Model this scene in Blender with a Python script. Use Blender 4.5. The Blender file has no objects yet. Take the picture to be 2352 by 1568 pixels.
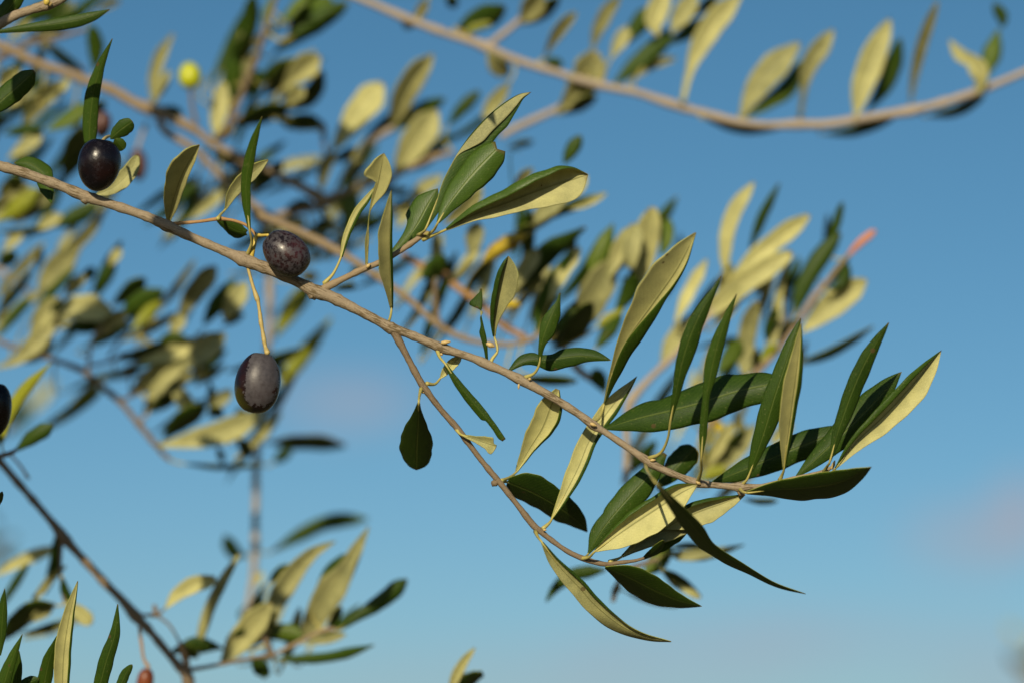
# Olive branch with ripe fruit against a clear evening sky. Everything is mesh code with
# procedural materials; every branch stands at its own depth behind or near the focus plane.
import bpy, math, random
import numpy as np
from mathutils import Vector
random.seed(7); RNG = np.random.default_rng(7)
S = bpy.context.scene
COL = S.collection
# ------------------------------------------------------------------ camera frame
PITCH = math.radians(10.0)
CAM = np.array([0.0, 0.0, 1.65])
FWD = np.array([0, math.cos(PITCH), math.sin(PITCH)])
UP = np.array([0, -math.sin(PITCH), math.cos(PITCH)])
RIGHT = np.array([1.0, 0, 0])
K = 0.36 / 2352.0                      # metres per survey unit at 1 m
ZU = 0.34213                           # detail-sheet unit -> survey unit
ORI = dict(a=(0,0), b=(1000,200), c=(0,500), d=(1000,900), e=(1700,900), f=(2600,900), g=(2000,1700), h=(0,1797),
           i=(1300,0), j=(2696,0), k=(2000,600), l=(0,1000), m=(600,1797), n=(2696,1200), o=(2696,1797), p=(800,0))
def sv(reg, x, y):
    ox, oy = ORI[reg]
    return ox*0.57422 + x*ZU, oy*0.57422 + y*ZU
def world(sx, sy, dep):
    return CAM + FWD*dep + RIGHT*((sx-1176)*K*dep) + UP*((784-sy)*K*dep)
# ------------------------------------------------------------------ curves
def catmull(P, n):
    P = np.asarray(P, float)
    if len(P) == 2:
        t = np.linspace(0, 1, n)[:, None]
        return P[0]*(1-t) + P[1]*t
    Q = np.vstack([2*P[0]-P[1], P, 2*P[-1]-P[-2]])
    out = []
    for i in range(len(P)-1):
        p0, p1, p2, p3 = Q[i:i+4]
        t = np.linspace(0, 1, 24, endpoint=False)[:, None]
        out.append(0.5*((2*p1)+(-p0+p2)*t+(2*p0-5*p1+4*p2-p3)*t**2+(-p0+3*p1-3*p2+p3)*t**3))
    out.append(P[-1:]); C = np.vstack(out)
    s = np.r_[0, np.cumsum(np.linalg.norm(np.diff(C[:, :2], axis=0), axis=1))]
    u = np.linspace(0, s[-1], n)
    return np.stack([np.interp(u, s, C[:, k]) for k in range(C.shape[1])], 1)
def smooth_interp(t, pairs):
    xs = np.array([p[0] for p in pairs], float); ys = np.array([p[1] for p in pairs], float)
    m = np.gradient(ys, xs) if len(xs) > 2 else np.full(len(xs), (ys[-1]-ys[0])/(xs[-1]-xs[0]))
    d = np.diff(ys)/np.diff(xs)
    for i in range(len(d)):                       # keep it monotone between knots
        if i < len(m)-1:
            lim = 3*abs(d[i])
            m[i] = np.clip(m[i], -lim, lim) if i == 0 or d[i-1]*d[i] > 0 else 0
    lim = 3*abs(d[-1]); m[-1] = np.clip(m[-1], -lim, lim)
    i = np.clip(np.searchsorted(xs, t, side='right')-1, 0, len(xs)-2)
    h = xs[i+1]-xs[i]; u = np.clip((t-xs[i])/h, 0, 1)
    return (2*u**3-3*u**2+1)*ys[i]+(u**3-2*u**2+u)*h*m[i]+(-2*u**3+3*u**2)*ys[i+1]+(u**3-u**2)*h*m[i+1]
def width_of(t, w, prof):
    if isinstance(w, (list, tuple)):
        return smooth_interp(t, w)
    a, b = prof; pk = a/(a+b)
    return w*(np.maximum(t, 1e-4)**a*np.maximum(1-t, 0)**b)/(pk**a*(1-pk)**b)
def val(t, v):
    return smooth_interp(t, v) if isinstance(v, (list, tuple)) else np.full_like(t, v)
# ------------------------------------------------------------------ mesh output
def link(name, me, parent, mats):
    o = bpy.data.objects.new(name, me); COL.objects.link(o)
    for m in mats: me.materials.append(m)
    if parent is not None:
        o.parent = parent
        o.matrix_parent_inverse = parent.matrix_world.inverted()
    return o
def mesh(name, verts, faces, mats, parent, fm=None, uv=None):
    me = bpy.data.meshes.new(name)
    me.from_pydata([tuple(v) for v in verts], [], faces)
    if fm is not None: me.polygons.foreach_set('material_index', fm)
    me.polygons.foreach_set('use_smooth', [True]*len(me.polygons))
    if uv is not None:
        lay = me.uv_layers.new(name='UVMap')
        idx = np.empty(len(me.loops), int); me.loops.foreach_get('vertex_index', idx)
        lay.data.foreach_set('uv', np.asarray(uv)[idx].ravel())
    me.update()
    return link(name, me, parent, mats)
def thing(name, at, label, cat, group=None):
    o = bpy.data.objects.new(name, None); COL.objects.link(o)
    o.empty_display_size = 0.01; o.location = tuple(at)
    o['label'] = label; o['category'] = cat
    if group: o['group'] = group
    bpy.context.view_layer.update()
    return o
# ------------------------------------------------------------------ tubes (stems, twigs, stalks)
def tube(name, parent, mat, reg, pts, D, n=None, ring=10, wob=0.05, z=0.0, cap=True):
    """pts: (x, y, r[, z mm]) on a detail sheet"""
    rows = []
    for p in pts:
        x, y = sv(reg if isinstance(p[0], (int, float)) else p[0], *(p[:2] if isinstance(p[0], (int, float)) else p[1:3]))
        q = p if isinstance(p[0], (int, float)) else p[1:]
        rows.append((x, y, q[2]*ZU, q[3] if len(q) > 3 else 0.0))
    n = n or max(8, 7*len(rows))
    C = catmull(rows, n)
    if name in ('stem', 'twig'):
        STEMS.setdefault(parent.name, []).append(np.c_[C[:, :2], D*1000+C[:, 3]+z])
    dep = D + (C[:, 3]+z)/1000.0
    P = np.array([world(C[i, 0], C[i, 1], dep[i]) for i in range(n)])
    R = np.maximum(C[:, 2], 0.6)*K*dep
    R = R*(1+wob*RNG.standard_normal(n)*0.6)
    if n >= 50:                                  # swollen nodes and old leaf scars
        sq = np.r_[0, np.cumsum(np.linalg.norm(np.diff(P, axis=0), axis=1))]; x0 = 0.006
        while x0 < sq[-1]:
            R = R*(1+RNG.uniform(0.05, 0.2)*np.exp(-((sq-x0)/RNG.uniform(0.0009, 0.0018))**2)); x0 += RNG.uniform(0.006, 0.014)
    T = np.gradient(P, axis=0); T /= np.linalg.norm(T, axis=1)[:, None]
    A = np.cross(T, FWD); A /= np.linalg.norm(A, axis=1)[:, None]
    B = np.cross(T, A)
    s = np.r_[0, np.cumsum(np.linalg.norm(np.diff(P, axis=0), axis=1))]
    V, UV = [], []
    for i in range(n):
        for j in range(ring):
            a = 2*math.pi*j/ring
            V.append(P[i]+(A[i]*math.cos(a)+B[i]*math.sin(a))*R[i]*(1+wob*0.5*RNG.standard_normal()))
            UV.append((s[i]*100, j/ring))
    F = [(i*ring+j, i*ring+(j+1) % ring, (i+1)*ring+(j+1) % ring, (i+1)*ring+j) for i in range(n-1) for j in range(ring)]
    if cap:
        V += [P[0]-T[0]*R[0]*0.5, P[-1]+T[-1]*R[-1]*0.7]; UV += [(0, 0), (s[-1]*100, 0)]
        k0, k1 = len(V)-2, len(V)-1
        F += [(k0, (j+1) % ring, j) for j in range(ring)]
        F += [(k1, (n-1)*ring+j, (n-1)*ring+(j+1) % ring) for j in range(ring)]
    return mesh(name, V, F, [mat], parent, uv=UV)
STEMS = {}
# ------------------------------------------------------------------ leaves
TAU = dict(l=-6, d=42, u=8, g=-14, k=62)
def leaf(parent, reg, code, pts, wl, wr=None, D=1.0, z=0.0, tau=None, yaw=0.0, tz=0.0, dl=None, dr=None, hl=0, hr=0,
         fwd=0, prof=(0.85, 0.62), nt=22, nh=4, mats=None, stalk=None, label=None, jit=0.0, arch=0.0, wav=0.03, smat=None, join=0, bow=None):
    """One leaf: a thin two-sided blade. wl / wr are the half widths left and right of the midrib (negative: that half is
    folded back over the other), dl / dr how far the margins stand in front (-) or behind (+), hl / hr how far a margin rolls over."""
    if wr is None: wr = wl
    lower = code in 'ld'
    t = np.linspace(0, 1, nt)
    pts = [pts[q:q+2] for q in range(0, len(pts), 2)] if isinstance(pts[0], (int, float)) else pts
    rows = [sv(reg, p[0], p[1]) + ((p[2] if len(p) > 2 else 0.0),) for p in pts]
    C = catmull(rows, nt)
    d = np.gradient(C[:, :2], axis=0); d /= np.linalg.norm(d, axis=1)[:, None]
    lft = np.stack([d[:, 1], -d[:, 0]], 1)
    WL, WR = width_of(t, wl, prof)*ZU, width_of(t, wr, prof)*ZU
    ph = RNG.uniform(0, 6.28, 4)
    WL = WL*(1+wav*np.sin(t*17+ph[0])+0.6*wav*np.sin(t*41+ph[1])); WR = WR*(1+wav*np.sin(t*19+ph[2])+0.6*wav*np.sin(t*37+ph[3]))
    curl = -0.55 if lower else 0.42
    DL = val(t, dl)*ZU if dl is not None else np.abs(WL)*curl
    DR = val(t, dr)*ZU if dr is not None else np.abs(WR)*curl
    if isinstance(dl, (int, float)): DL = DL*np.sin(np.pi*np.clip(t, 0, 1))**0.6
    if isinstance(dr, (int, float)): DR = DR*np.sin(np.pi*np.clip(t, 0, 1))**0.6
    HL, HR = val(t, hl), val(t, hr)
    ss = np.linspace(-1, 1, 2*nh+1); ns = len(ss)
    tau = TAU[code] + random.uniform(-1, 1)*jit if tau is None else tau
    cy, cx = C[:, 1].mean(), C[:, 0].mean()
    wavz = RNG.uniform(-1, 1, 2)*0.06
    G = np.zeros((nt, ns, 3)); XY = np.zeros((nt, ns, 2)); ZZ = np.zeros((nt, ns))
    for j, s in enumerate(ss):
        W, DD, HH, sg = (WL, DL, HL, 1.0) if s < 0 else (WR, DR, HR, -1.0)
        a = abs(s)
        out = np.where(HH > 0.01, np.where(a <= 0.6, np.sin(a/0.6*math.pi/2), 1-HH*((a-0.6)/0.4)), a)
        lift = np.where(HH > 0.01, np.where(a <= 0.6, 1-math.cos(min(a/0.6, 1)*math.pi/2), 1+0.22*math.sin(max(a-0.6, 0)/0.4*math.pi/2)), 0.3*a+0.7*a*a)
        zz = DD*lift - np.abs(W)*np.where(HH > 0.01, lift*np.minimum(HH*1.4, 1)*0.62, 0)
        zz = zz + (np.abs(W)*arch)*(a*a-a) + np.abs(W)*wavz[0]*np.sin(t*9+ph[0]+2*s)*a
        xy = C[:, :2] + lft*(W*out*sg)[:, None] + d*((t**8)*fwd*ZU*a)[:, None]
        XY[:, j] = xy; ZZ[:, j] = zz
    h = cy - XY[:, :, 1]; r = XY[:, :, 0]-cx
    ZZ = ZZ - h*math.tan(math.radians(tau)) + r*math.tan(math.radians(yaw))
    bow = random.uniform(-0.07, 0.07) if bow is None else bow
    span = np.hypot(*(C[-1, :2]-C[0, :2]))
    ZZ = ZZ - (bow*span*4*(t-0.5)**2)[:, None]
    dep0 = D + (C[:, 2] + z + tz*t)/1000.0
    dep = dep0[:, None] + ZZ*K*D
    G = CAM + FWD*dep[..., None] + RIGHT*((XY[:, :, 0]-1176)*K*dep)[..., None] + UP*((784-XY[:, :, 1])*K*dep)[..., None]
    Tt = np.gradient(G, axis=0); Ts = np.gradient(G, axis=1)
    N = np.cross(Tt, Ts); L = np.linalg.norm(N, axis=2)
    ok = L > 1e-12
    N = np.where(ok[..., None], N/np.maximum(L, 1e-12)[..., None], -FWD)
    th = 0.00011*D; sgn = -1.0
    N = N*sgn
    Fr, Bk = G + N*th, G - N*th                    # Fr: the side that faces us where the blade is not folded
    top, bot = (Bk, Fr) if lower else (Fr, Bk)
    V = np.concatenate([top.reshape(-1, 3), bot.reshape(-1, 3)])
    uv = np.array([(t[i], ss[j]*0.5+0.5) for i in range(nt) for j in range(ns)]); uv = np.vstack([uv, uv])
    off = nt*ns; F, M = [], []
    flip = (sgn > 0) != lower
    for i in range(nt-1):
        for j in range(ns-1):
            q = (i*ns+j, i*ns+j+1, (i+1)*ns+j+1, (i+1)*ns+j)
            F.append(q if not flip else q[::-1]); M.append(0)
            q2 = tuple(x+off for x in q)
            F.append(q2[::-1] if not flip else q2); M.append(1)
    edge = [(i*ns, (i+1)*ns) for i in range(nt-1)] + [((nt-1)*ns+j, (nt-1)*ns+j+1) for j in range(ns-1)] + \
           [((i+1)*ns+ns-1, i*ns+ns-1) for i in range(nt-2, -1, -1)] + [(j+1, j) for j in range(ns-2, -1, -1)]
    for a_, b_ in edge:
        q = (a_, b_, b_+off, a_+off); F.append(q[::-1] if flip else q); M.append(2)
    mm = mats or (LEAF_LIGHT if code == 'g' else LEAF)
    o = mesh('leaf', V, F, mm, parent, fm=M, uv=uv)
    o.data.polygons.foreach_set('use_smooth', [x != 2 for x in M])
    if label: o['label'] = label
    if join and parent.name in STEMS:
        A = np.vstack(STEMS[parent.name]); p = C[0, :2]; dd = np.hypot(A[:, 0]-p[0], A[:, 1]-p[1])
        # prefer stem points that lie behind the leaf base
        bk = (A[:, 0]-p[0])*d[0, 0]+(A[:, 1]-p[1])*d[0, 1]
        q = int(np.argmin(dd + np.maximum(bk, 0)*0.8))
        if 2 < dd[q] < join:
            ox, oy = ORI[reg]; sh = lambda a: ((a[0]-ox*0.57422)/ZU, (a[1]-oy*0.57422)/ZU)
            e, b0 = sh(A[q]), sh(p); i2 = 2; e2 = sh(C[i2, :2])
            L0 = math.hypot(e[0]-b0[0], e[1]-b0[1]); m_ = (b0[0]-d[0, 0]*L0*0.45, b0[1]-d[0, 1]*L0*0.45)
            mid = ((m_[0]*0.6+(e[0]+b0[0])*0.2), (m_[1]*0.6+(e[1]+b0[1])*0.2))
            zb = (dep[0, nh]-D)*1000; ze = A[q, 2]-D*1000
            tube('leaf_stalk', o, M_STALK, reg, [(e[0], e[1], 8, ze), (mid[0], mid[1], 7, (zb+ze)/2), (b0[0], b0[1], 7, zb), (e2[0], e2[1], 3, (dep[i2, nh]-D)*1000)], D, n=10, ring=6, wob=0.02)
    if stalk:
        st = list(stalk) + [pts[0]]
        zb = float(ZZ[0, nh])*K*D*1000 + z
        rr = 7.5+8*(1-np.linspace(0, 1, len(st)))**2
        tt = [(p[0], p[1], rr[q], 0.0 if q == 0 else (zb+(C[0, 2]))*(q/(len(st)-1))) for q, p in enumerate(st)]
        # carry on a little way along the midrib, on the pale side
        i2 = max(2, nt//6); zend = float((dep[i2, nh]-D)*1000)
        sx, sy = C[i2, 0], C[i2, 1]; ox, oy = ORI[reg]
        tt.append(((sx-ox*0.57422)/ZU, (sy-oy*0.57422)/ZU, 2.5, zend + (-0.25 if lower else 0.25)))
        tube('leaf_stalk', o, smat or M_STALK, reg, tt, D, n=16, ring=8, wob=0.02)
    return o
# ------------------------------------------------------------------ light settings
SUN_E, SUN_A, SUN_S = 19.0, 12.0, 5.0
SKY_S, AIR, DUST, OZONE, SKY_SAT, SKY_HUE, EXPO = 0.072, 0.76, 0.8, 3.3, 1.12, 0.482, 0.1
CLOUD_COL = (4.8, 5.0, 5.9)
CLOUDS = [(800,930,230,100,1.1),(2340,1170,100,110,.9),(2230,1240,220,110,.8),(1900,1480,700,110,.6),(1300,1560,700,120,.45),(2340,1560,300,110,.8)]
# ------------------------------------------------------------------ materials
def nodes(name):
    m = bpy.data.materials.new(name); m.use_nodes = True
    nt = m.node_tree; nt.nodes.clear()
    out = nt.nodes.new('ShaderNodeOutputMaterial'); b = nt.nodes.new('ShaderNodeBsdfPrincipled')
    nt.links.new(b.outputs[0], out.inputs[0])
    return m, nt, b, out
def N(nt, typ, **kw):
    n = nt.nodes.new(typ)
    for k, v in kw.items():
        if hasattr(n, k) and k not in n.inputs.keys(): setattr(n, k, v)
        else: n.inputs[k].default_value = v
    return n
def ramp(nt, fac, stops):
    r = nt.nodes.new('ShaderNodeValToRGB'); nt.links.new(fac, r.inputs[0])
    e = r.color_ramp.elements
    while len(e) < len(stops): e.new(0.5)
    for el, (p, c) in zip(e, stops):
        el.position = p; el.color = (*c, 1) if len(c) == 3 else c
    return r.outputs[0]
def mix(nt, fac, a, b, mode='MIX'):
    m = nt.nodes.new('ShaderNodeMix'); m.data_type = 'RGBA'; m.blend_type = mode
    for sock, v in ((m.inputs[0], fac), (m.inputs[6], a), (m.inputs[7], b)):
        if isinstance(v, (int, float)): sock.default_value = v
        elif isinstance(v, tuple): sock.default_value = (*v, 1) if len(v) == 3 else v
        else: nt.links.new(v, sock)
    return m.outputs[2]
def math_(nt, op, a, b=None, c=None, clamp=False):
    m = nt.nodes.new('ShaderNodeMath'); m.operation = op; m.use_clamp = clamp
    for s, v in zip(m.inputs, (a, b, c)):
        if v is None: continue
        if isinstance(v, (int, float)): s.default_value = v
        else: nt.links.new(v, s)
    return m.outputs[0]
def bump(nt, b, h, strength, dist=0.0003):
    bp = nt.nodes.new('ShaderNodeBump'); bp.inputs['Strength'].default_value = strength; bp.inputs['Distance'].default_value = dist
    nt.links.new(h, bp.inputs['Height']); nt.links.new(bp.outputs[0], b.inputs['Normal'])
def leaf_mat(name, c0, c1, rib, ribw, rough, spec, side, transl=0.0, tcol=(0.3, 0.4, 0.05), blotch=None):
    m, nt, b, out = nodes(name)
    geo = N(nt, 'ShaderNodeNewGeometry'); oi = N(nt, 'ShaderNodeObjectInfo')
    uv = N(nt, 'ShaderNodeUVMap'); sep = N(nt, 'ShaderNodeSeparateXYZ'); nt.links.new(uv.outputs[0], sep.inputs[0])
    n1 = N(nt, 'ShaderNodeTexNoise', Scale=170.0, Detail=3.0); nt.links.new(geo.outputs['Position'], n1.inputs['Vector'])
    n2 = N(nt, 'ShaderNodeTexNoise', Scale=2600.0, Detail=2.0); nt.links.new(geo.outputs['Position'], n2.inputs['Vector'])
    f = math_(nt, 'MULTIPLY_ADD', n1.outputs[0], 1.3, -0.15, clamp=True)
    f = math_(nt, 'MULTIPLY_ADD', oi.outputs['Random'], 0.75, math_(nt, 'MULTIPLY_ADD', f, 0.75, -0.25), clamp=True)
    col = mix(nt, f, c0, c1)
    # fine flecks (stomata, scale hairs)
    fl = math_(nt, 'MULTIPLY_ADD', n2.outputs[0], 3.0, -1.25, clamp=True)
    col = mix(nt, math_(nt, 'MULTIPLY', fl, 0.35 if side == 'upper' else 0.12), col, tuple(min(1, x*1.9+0.01) for x in c1))
    # midrib and side veins from the blade's own coordinates
    s = math_(nt, 'ABSOLUTE', math_(nt, 'SUBTRACT', sep.outputs[1], 0.5))
    rb = math_(nt, 'SUBTRACT', 1.0, math_(nt, 'DIVIDE', s, ribw), clamp=True)
    vx = math_(nt, 'ADD', math_(nt, 'MULTIPLY', sep.outputs[0], 26.0), math_(nt, 'MULTIPLY', s, -9.0))
    vein = math_(nt, 'SUBTRACT', 1.0, math_(nt, 'DIVIDE', math_(nt, 'ABSOLUTE', math_(nt, 'SUBTRACT', math_(nt, 'FRACT', vx), 0.5)), 0.10), clamp=True)
    vein = math_(nt, 'MULTIPLY', vein, 0.26 if side == 'upper' else 0.12)
    fac = math_(nt, 'MAXIMUM', math_(nt, 'MULTIPLY', rb, 0.85), vein)
    col = mix(nt, fac, col, rib)
    # pale dust specks, sparse brown spots, a dry tip
    vo = N(nt, 'ShaderNodeTexVoronoi', Scale=520.0); nt.links.new(geo.outputs['Position'], vo.inputs['Vector'])
    sp = math_(nt, 'MULTIPLY', math_(nt, 'LESS_THAN', vo.outputs['Distance'], 0.15), 0.16)
    col = mix(nt, sp, col, (0.26, 0.25, 0.10))
    v2 = N(nt, 'ShaderNodeTexVoronoi', Scale=85.0); nt.links.new(geo.outputs['Position'], v2.inputs['Vector'])
    col = mix(nt, math_(nt, 'MULTIPLY', math_(nt, 'LESS_THAN', v2.outputs['Distance'], 0.075), 0.75), col, (0.075, 0.048, 0.02))
    col = mix(nt, math_(nt, 'MULTIPLY', math_(nt, 'MULTIPLY_ADD', sep.outputs[0], 30.0, -28.9, clamp=True), 0.7), col, (0.10, 0.065, 0.028))
    if blotch:
        bn = N(nt, 'ShaderNodeTexNoise', Scale=90.0, Detail=2.0); nt.links.new(geo.outputs['Position'], bn.inputs['Vector'])
        col = mix(nt, math_(nt, 'MULTIPLY_ADD', bn.outputs[0], 8.0, -4.2, clamp=True), col, blotch)
    nt.links.new(col, b.inputs['Base Color'])
    b.inputs['Roughness'].default_value = rough; b.inputs['Specular IOR Level'].default_value = spec
    h = math_(nt, 'ADD', math_(nt, 'MULTIPLY', n2.outputs[0], 0.5), math_(nt, 'MULTIPLY', fac, 0.8 if side == 'lower' else -0.8))
    bump(nt, b, h, 0.75, 0.00022)
    if transl:
        tr = N(nt, 'ShaderNodeBsdfTranslucent'); tr.inputs[0].default_value = (*tcol, 1)
        ms = N(nt, 'ShaderNodeMixShader'); ms.inputs[0].default_value = transl
        nt.links.new(b.outputs[0], ms.inputs[1]); nt.links.new(tr.outputs[0], ms.inputs[2]); nt.links.new(ms.outputs[0], out.inputs[0])
    return m
M_UP = leaf_mat('leaf upper side', (0.011, 0.030, 0.003), (0.030, 0.062, 0.004), (0.085, 0.115, 0.022), 0.035, 0.45, 0.17, 'upper', 0.06)
M_UPL = leaf_mat('young leaf upper side', (0.040, 0.075, 0.006), (0.075, 0.115, 0.008), (0.12, 0.16, 0.02), 0.035, 0.46, 0.26, 'upper', 0.1)
M_UPM = leaf_mat('shoot tip leaf upper side', (0.020, 0.048, 0.005), (0.042, 0.082, 0.007), (0.11, 0.15, 0.03), 0.045, 0.42, 0.28, 'upper', 0.06)
M_LO = leaf_mat('leaf lower side', (0.155, 0.160, 0.070), (0.46, 0.445, 0.185), (0.135, 0.14, 0.045), 0.03, 0.62, 0.25, 'lower', 0.06)
M_EDGE = leaf_mat('leaf margin', (0.16, 0.18, 0.03), (0.22, 0.23, 0.04), (0.2, 0.22, 0.04), 0.03, 0.5, 0.3, 'upper')
M_YEL = leaf_mat('yellowing leaf', (0.42, 0.30, 0.02), (0.55, 0.42, 0.03), (0.5, 0.4, 0.05), 0.03, 0.5, 0.3, 'upper', 0.15, (0.6, 0.4, 0.05), blotch=(0.13, 0.07, 0.01))
M_YG = leaf_mat('turning leaf', (0.13, 0.17, 0.01), (0.27, 0.27, 0.015), (0.3, 0.3, 0.04), 0.03, 0.45, 0.35, 'upper', 0.1)
M_RED = leaf_mat('withered leaf', (0.38, 0.14, 0.07), (0.46, 0.20, 0.11), (0.4, 0.2, 0.1), 0.03, 0.6, 0.2, 'upper')
LEAF = [M_UP, M_LO, M_EDGE]; LEAF_TIP = [M_UPM, M_LO, M_EDGE]; LEAF_LIGHT = [M_UPL, M_LO, M_EDGE]; LEAF_YEL = [M_YEL, M_YEL, M_YEL]; LEAF_YG = [M_YG, M_LO, M_EDGE]; LEAF_RED = [M_RED]*3
def bark_mat(name, c0, c1, patch, amt):
    m, nt, b, out = nodes(name)
    geo = N(nt, 'ShaderNodeNewGeometry'); uv = N(nt, 'ShaderNodeUVMap')
    mp = N(nt, 'ShaderNodeMapping'); mp.inputs['Scale'].default_value = (0.9, 7.0, 1); nt.links.new(uv.outputs[0], mp.inputs[0])
    n0 = N(nt, 'ShaderNodeTexNoise', Scale=3.2, Detail=5.0, Roughness=0.65); nt.links.new(mp.outputs[0], n0.inputs['Vector'])
    n1 = N(nt, 'ShaderNodeTexNoise', Scale=150.0, Detail=2.0); nt.links.new(geo.outputs['Position'], n1.inputs['Vector'])
    n2 = N(nt, 'ShaderNodeTexNoise', Scale=1500.0, Detail=3.0); nt.links.new(geo.outputs['Position'], n2.inputs['Vector'])
    col = mix(nt, n2.outputs[0], c0, c1)
    p = math_(nt, 'MULTIPLY_ADD', math_(nt, 'ADD', n0.outputs[0], math_(nt, 'MULTIPLY', n1.outputs[0], 0.5)), 12.0, -9.4, clamp=True)
    col = mix(nt, math_(nt, 'MULTIPLY', p, amt), col, patch)
    nt.links.new(col, b.inputs['Base Color']); b.inputs['Roughness'].default_value = 0.75; b.inputs['Specular IOR Level'].default_value = 0.25
    bump(nt, b, math_(nt, 'ADD', n2.outputs[0], math_(nt, 'MULTIPLY', n0.outputs[0], 0.8)), 0.6, 0.0003)
    return m
M_BARK = bark_mat('grey tan bark', (0.165, 0.125, 0.08), (0.31, 0.255, 0.18), (0.085, 0.058, 0.022), 0.85)
M_BARK_T = bark_mat('tan twig bark', (0.20, 0.15, 0.09), (0.28, 0.215, 0.135), (0.15, 0.10, 0.05), 0.4)
M_BARK_D = bark_mat('dark twig bark', (0.13, 0.095, 0.06), (0.20, 0.15, 0.095), (0.08, 0.055, 0.03), 0.6)
M_BARK_R = bark_mat('reddish twig bark', (0.30, 0.17, 0.07), (0.36, 0.22, 0.10), (0.2, 0.1, 0.04), 0.4)
M_BARK_G = bark_mat('pale grey bark', (0.26, 0.215, 0.165), (0.37, 0.315, 0.25), (0.20, 0.15, 0.10), 0.4)
def plain(name, c0, c1, rough=0.5, spec=0.4, scale=600):
    m, nt, b, out = nodes(name)
    geo = N(nt, 'ShaderNodeNewGeometry'); n1 = N(nt, 'ShaderNodeTexNoise', Scale=float(scale), Detail=3.0); nt.links.new(geo.outputs['Position'], n1.inputs['Vector'])
    nt.links.new(mix(nt, n1.outputs[0], c0, c1), b.inputs['Base Color'])
    b.inputs['Roughness'].default_value = rough; b.inputs['Specular IOR Level'].default_value = spec
    bump(nt, b, n1.outputs[0], 0.3, 0.0002)
    return m
M_STALK = plain('leaf stalk', (0.30, 0.27, 0.075), (0.40, 0.35, 0.11))
M_STALK_O = plain('fruit stalk', (0.34, 0.26, 0.09), (0.44, 0.35, 0.14))
M_STALK_Y = plain('yellow fruit stalk', (0.45, 0.33, 0.06), (0.52, 0.40, 0.08))
M_BUD = plain('bud', (0.40, 0.28, 0.10), (0.48, 0.36, 0.16))
def olive_mat(name, dark, red, bloom, amt, thr, gloss, green=None, patch=False, fine=520.0):
    """skin + waxy bloom; object coordinates: z runs from the stalk to the tip"""
    m, nt, b, out = nodes(name)
    tc = N(nt, 'ShaderNodeTexCoord'); sep = N(nt, 'ShaderNodeSeparateXYZ'); nt.links.new(tc.outputs['Object'], sep.inputs[0])
    n1 = N(nt, 'ShaderNodeTexNoise', Scale=fine, Detail=6.0, Roughness=0.7); nt.links.new(tc.outputs['Object'], n1.inputs['Vector'])
    n2 = N(nt, 'ShaderNodeTexNoise', Scale=120.0, Detail=3.0); nt.links.new(tc.outputs['Object'], n2.inputs['Vector'])
    n3 = N(nt, 'ShaderNodeTexNoise', Scale=1900.0, Detail=2.0); nt.links.new(tc.outputs['Object'], n3.inputs['Vector'])
    skin = mix(nt, math_(nt, 'MULTIPLY_ADD', n2.outputs[0], 4.0, -1.7, clamp=True), dark, red)
    if green:
        g = math_(nt, 'ADD', math_(nt, 'MULTIPLY', sep.outputs[0], -120.0), math_(nt, 'MULTIPLY', sep.outputs[2], 105.0))
        g = math_(nt, 'ADD', math_(nt, 'MULTIPLY_ADD', n2.outputs[0], 0.8, -1.25), g, clamp=True)
        skin = mix(nt, g, skin, green)
    if patch:      # a worn patch of bloom with ragged edges on the side that faces the open
        px = math_(nt, 'MULTIPLY', math_(nt, 'SUBTRACT', sep.outputs[0], 0.0016), 1/0.0056)
        pz = math_(nt, 'MULTIPLY', math_(nt, 'SUBTRACT', sep.outputs[2], -0.0018), 1/0.0098)
        rr = math_(nt, 'ADD', math_(nt, 'POWER', math_(nt, 'ABSOLUTE', px), 2.6), math_(nt, 'POWER', math_(nt, 'ABSOLUTE', pz), 3.2))
        e = math_(nt, 'ADD', math_(nt, 'SUBTRACT', 1.0, rr), math_(nt, 'MULTIPLY_ADD', n1.outputs[0], 2.6, -1.3))
        e = math_(nt, 'MULTIPLY', e, 9.0, clamp=True)
        fr = math_(nt, 'MULTIPLY', sep.outputs[1], -900.0, clamp=True)
        wear = math_(nt, 'MULTIPLY_ADD', n1.outputs[0], 2.6, -0.7, clamp=True)
        f = math_(nt, 'MULTIPLY', math_(nt, 'MULTIPLY', e, fr), math_(nt, 'MULTIPLY_ADD', wear, 0.7, amt, clamp=True))
    else:
        f = math_(nt, 'MULTIPLY_ADD', n1.outputs[0], 8.0, -thr-1.5, clamp=True)
        f = math_(nt, 'MULTIPLY', f, math_(nt, 'MULTIPLY_ADD', n3.outputs[0], 0.8, amt-0.4, clamp=True))
    col = mix(nt, f, skin, bloom)
    nt.links.new(col, b.inputs['Base Color'])
    nt.links.new(math_(nt, 'MULTIPLY_ADD', f, 0.22, gloss), b.inputs['Roughness'])
    b.inputs['Specular IOR Level'].default_value = 0.32
    bump(nt, b, math_(nt, 'ADD', n3.outputs[0], math_(nt, 'MULTIPLY', n2.outputs[0], 2.0)), 0.12, 0.0004)
    return m
M_OL_BLACK = olive_mat('black olive skin', (0.004, 0.003, 0.005), (0.010, 0.003, 0.003), (0.016, 0.015, 0.02), 0.6, 2.7, 0.26)
M_OL_BLOOM = olive_mat('bloomed olive skin', (0.009, 0.006, 0.008), (0.040, 0.010, 0.012), (0.050, 0.046, 0.053), 0.9, 2.1, 0.25, fine=800.0)
M_OL_PATCH = olive_mat('half ripe olive skin', (0.008, 0.005, 0.006), (0.022, 0.006, 0.005), (0.060, 0.055, 0.062), 0.42, 2.0, 0.24, green=(0.085, 0.09, 0.006), patch=True)
M_OL_PURP = olive_mat('purple olive skin', (0.060, 0.030, 0.030), (0.10, 0.045, 0.035), (0.14, 0.10, 0.10), 0.4, 2.4, 0.35)
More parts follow.
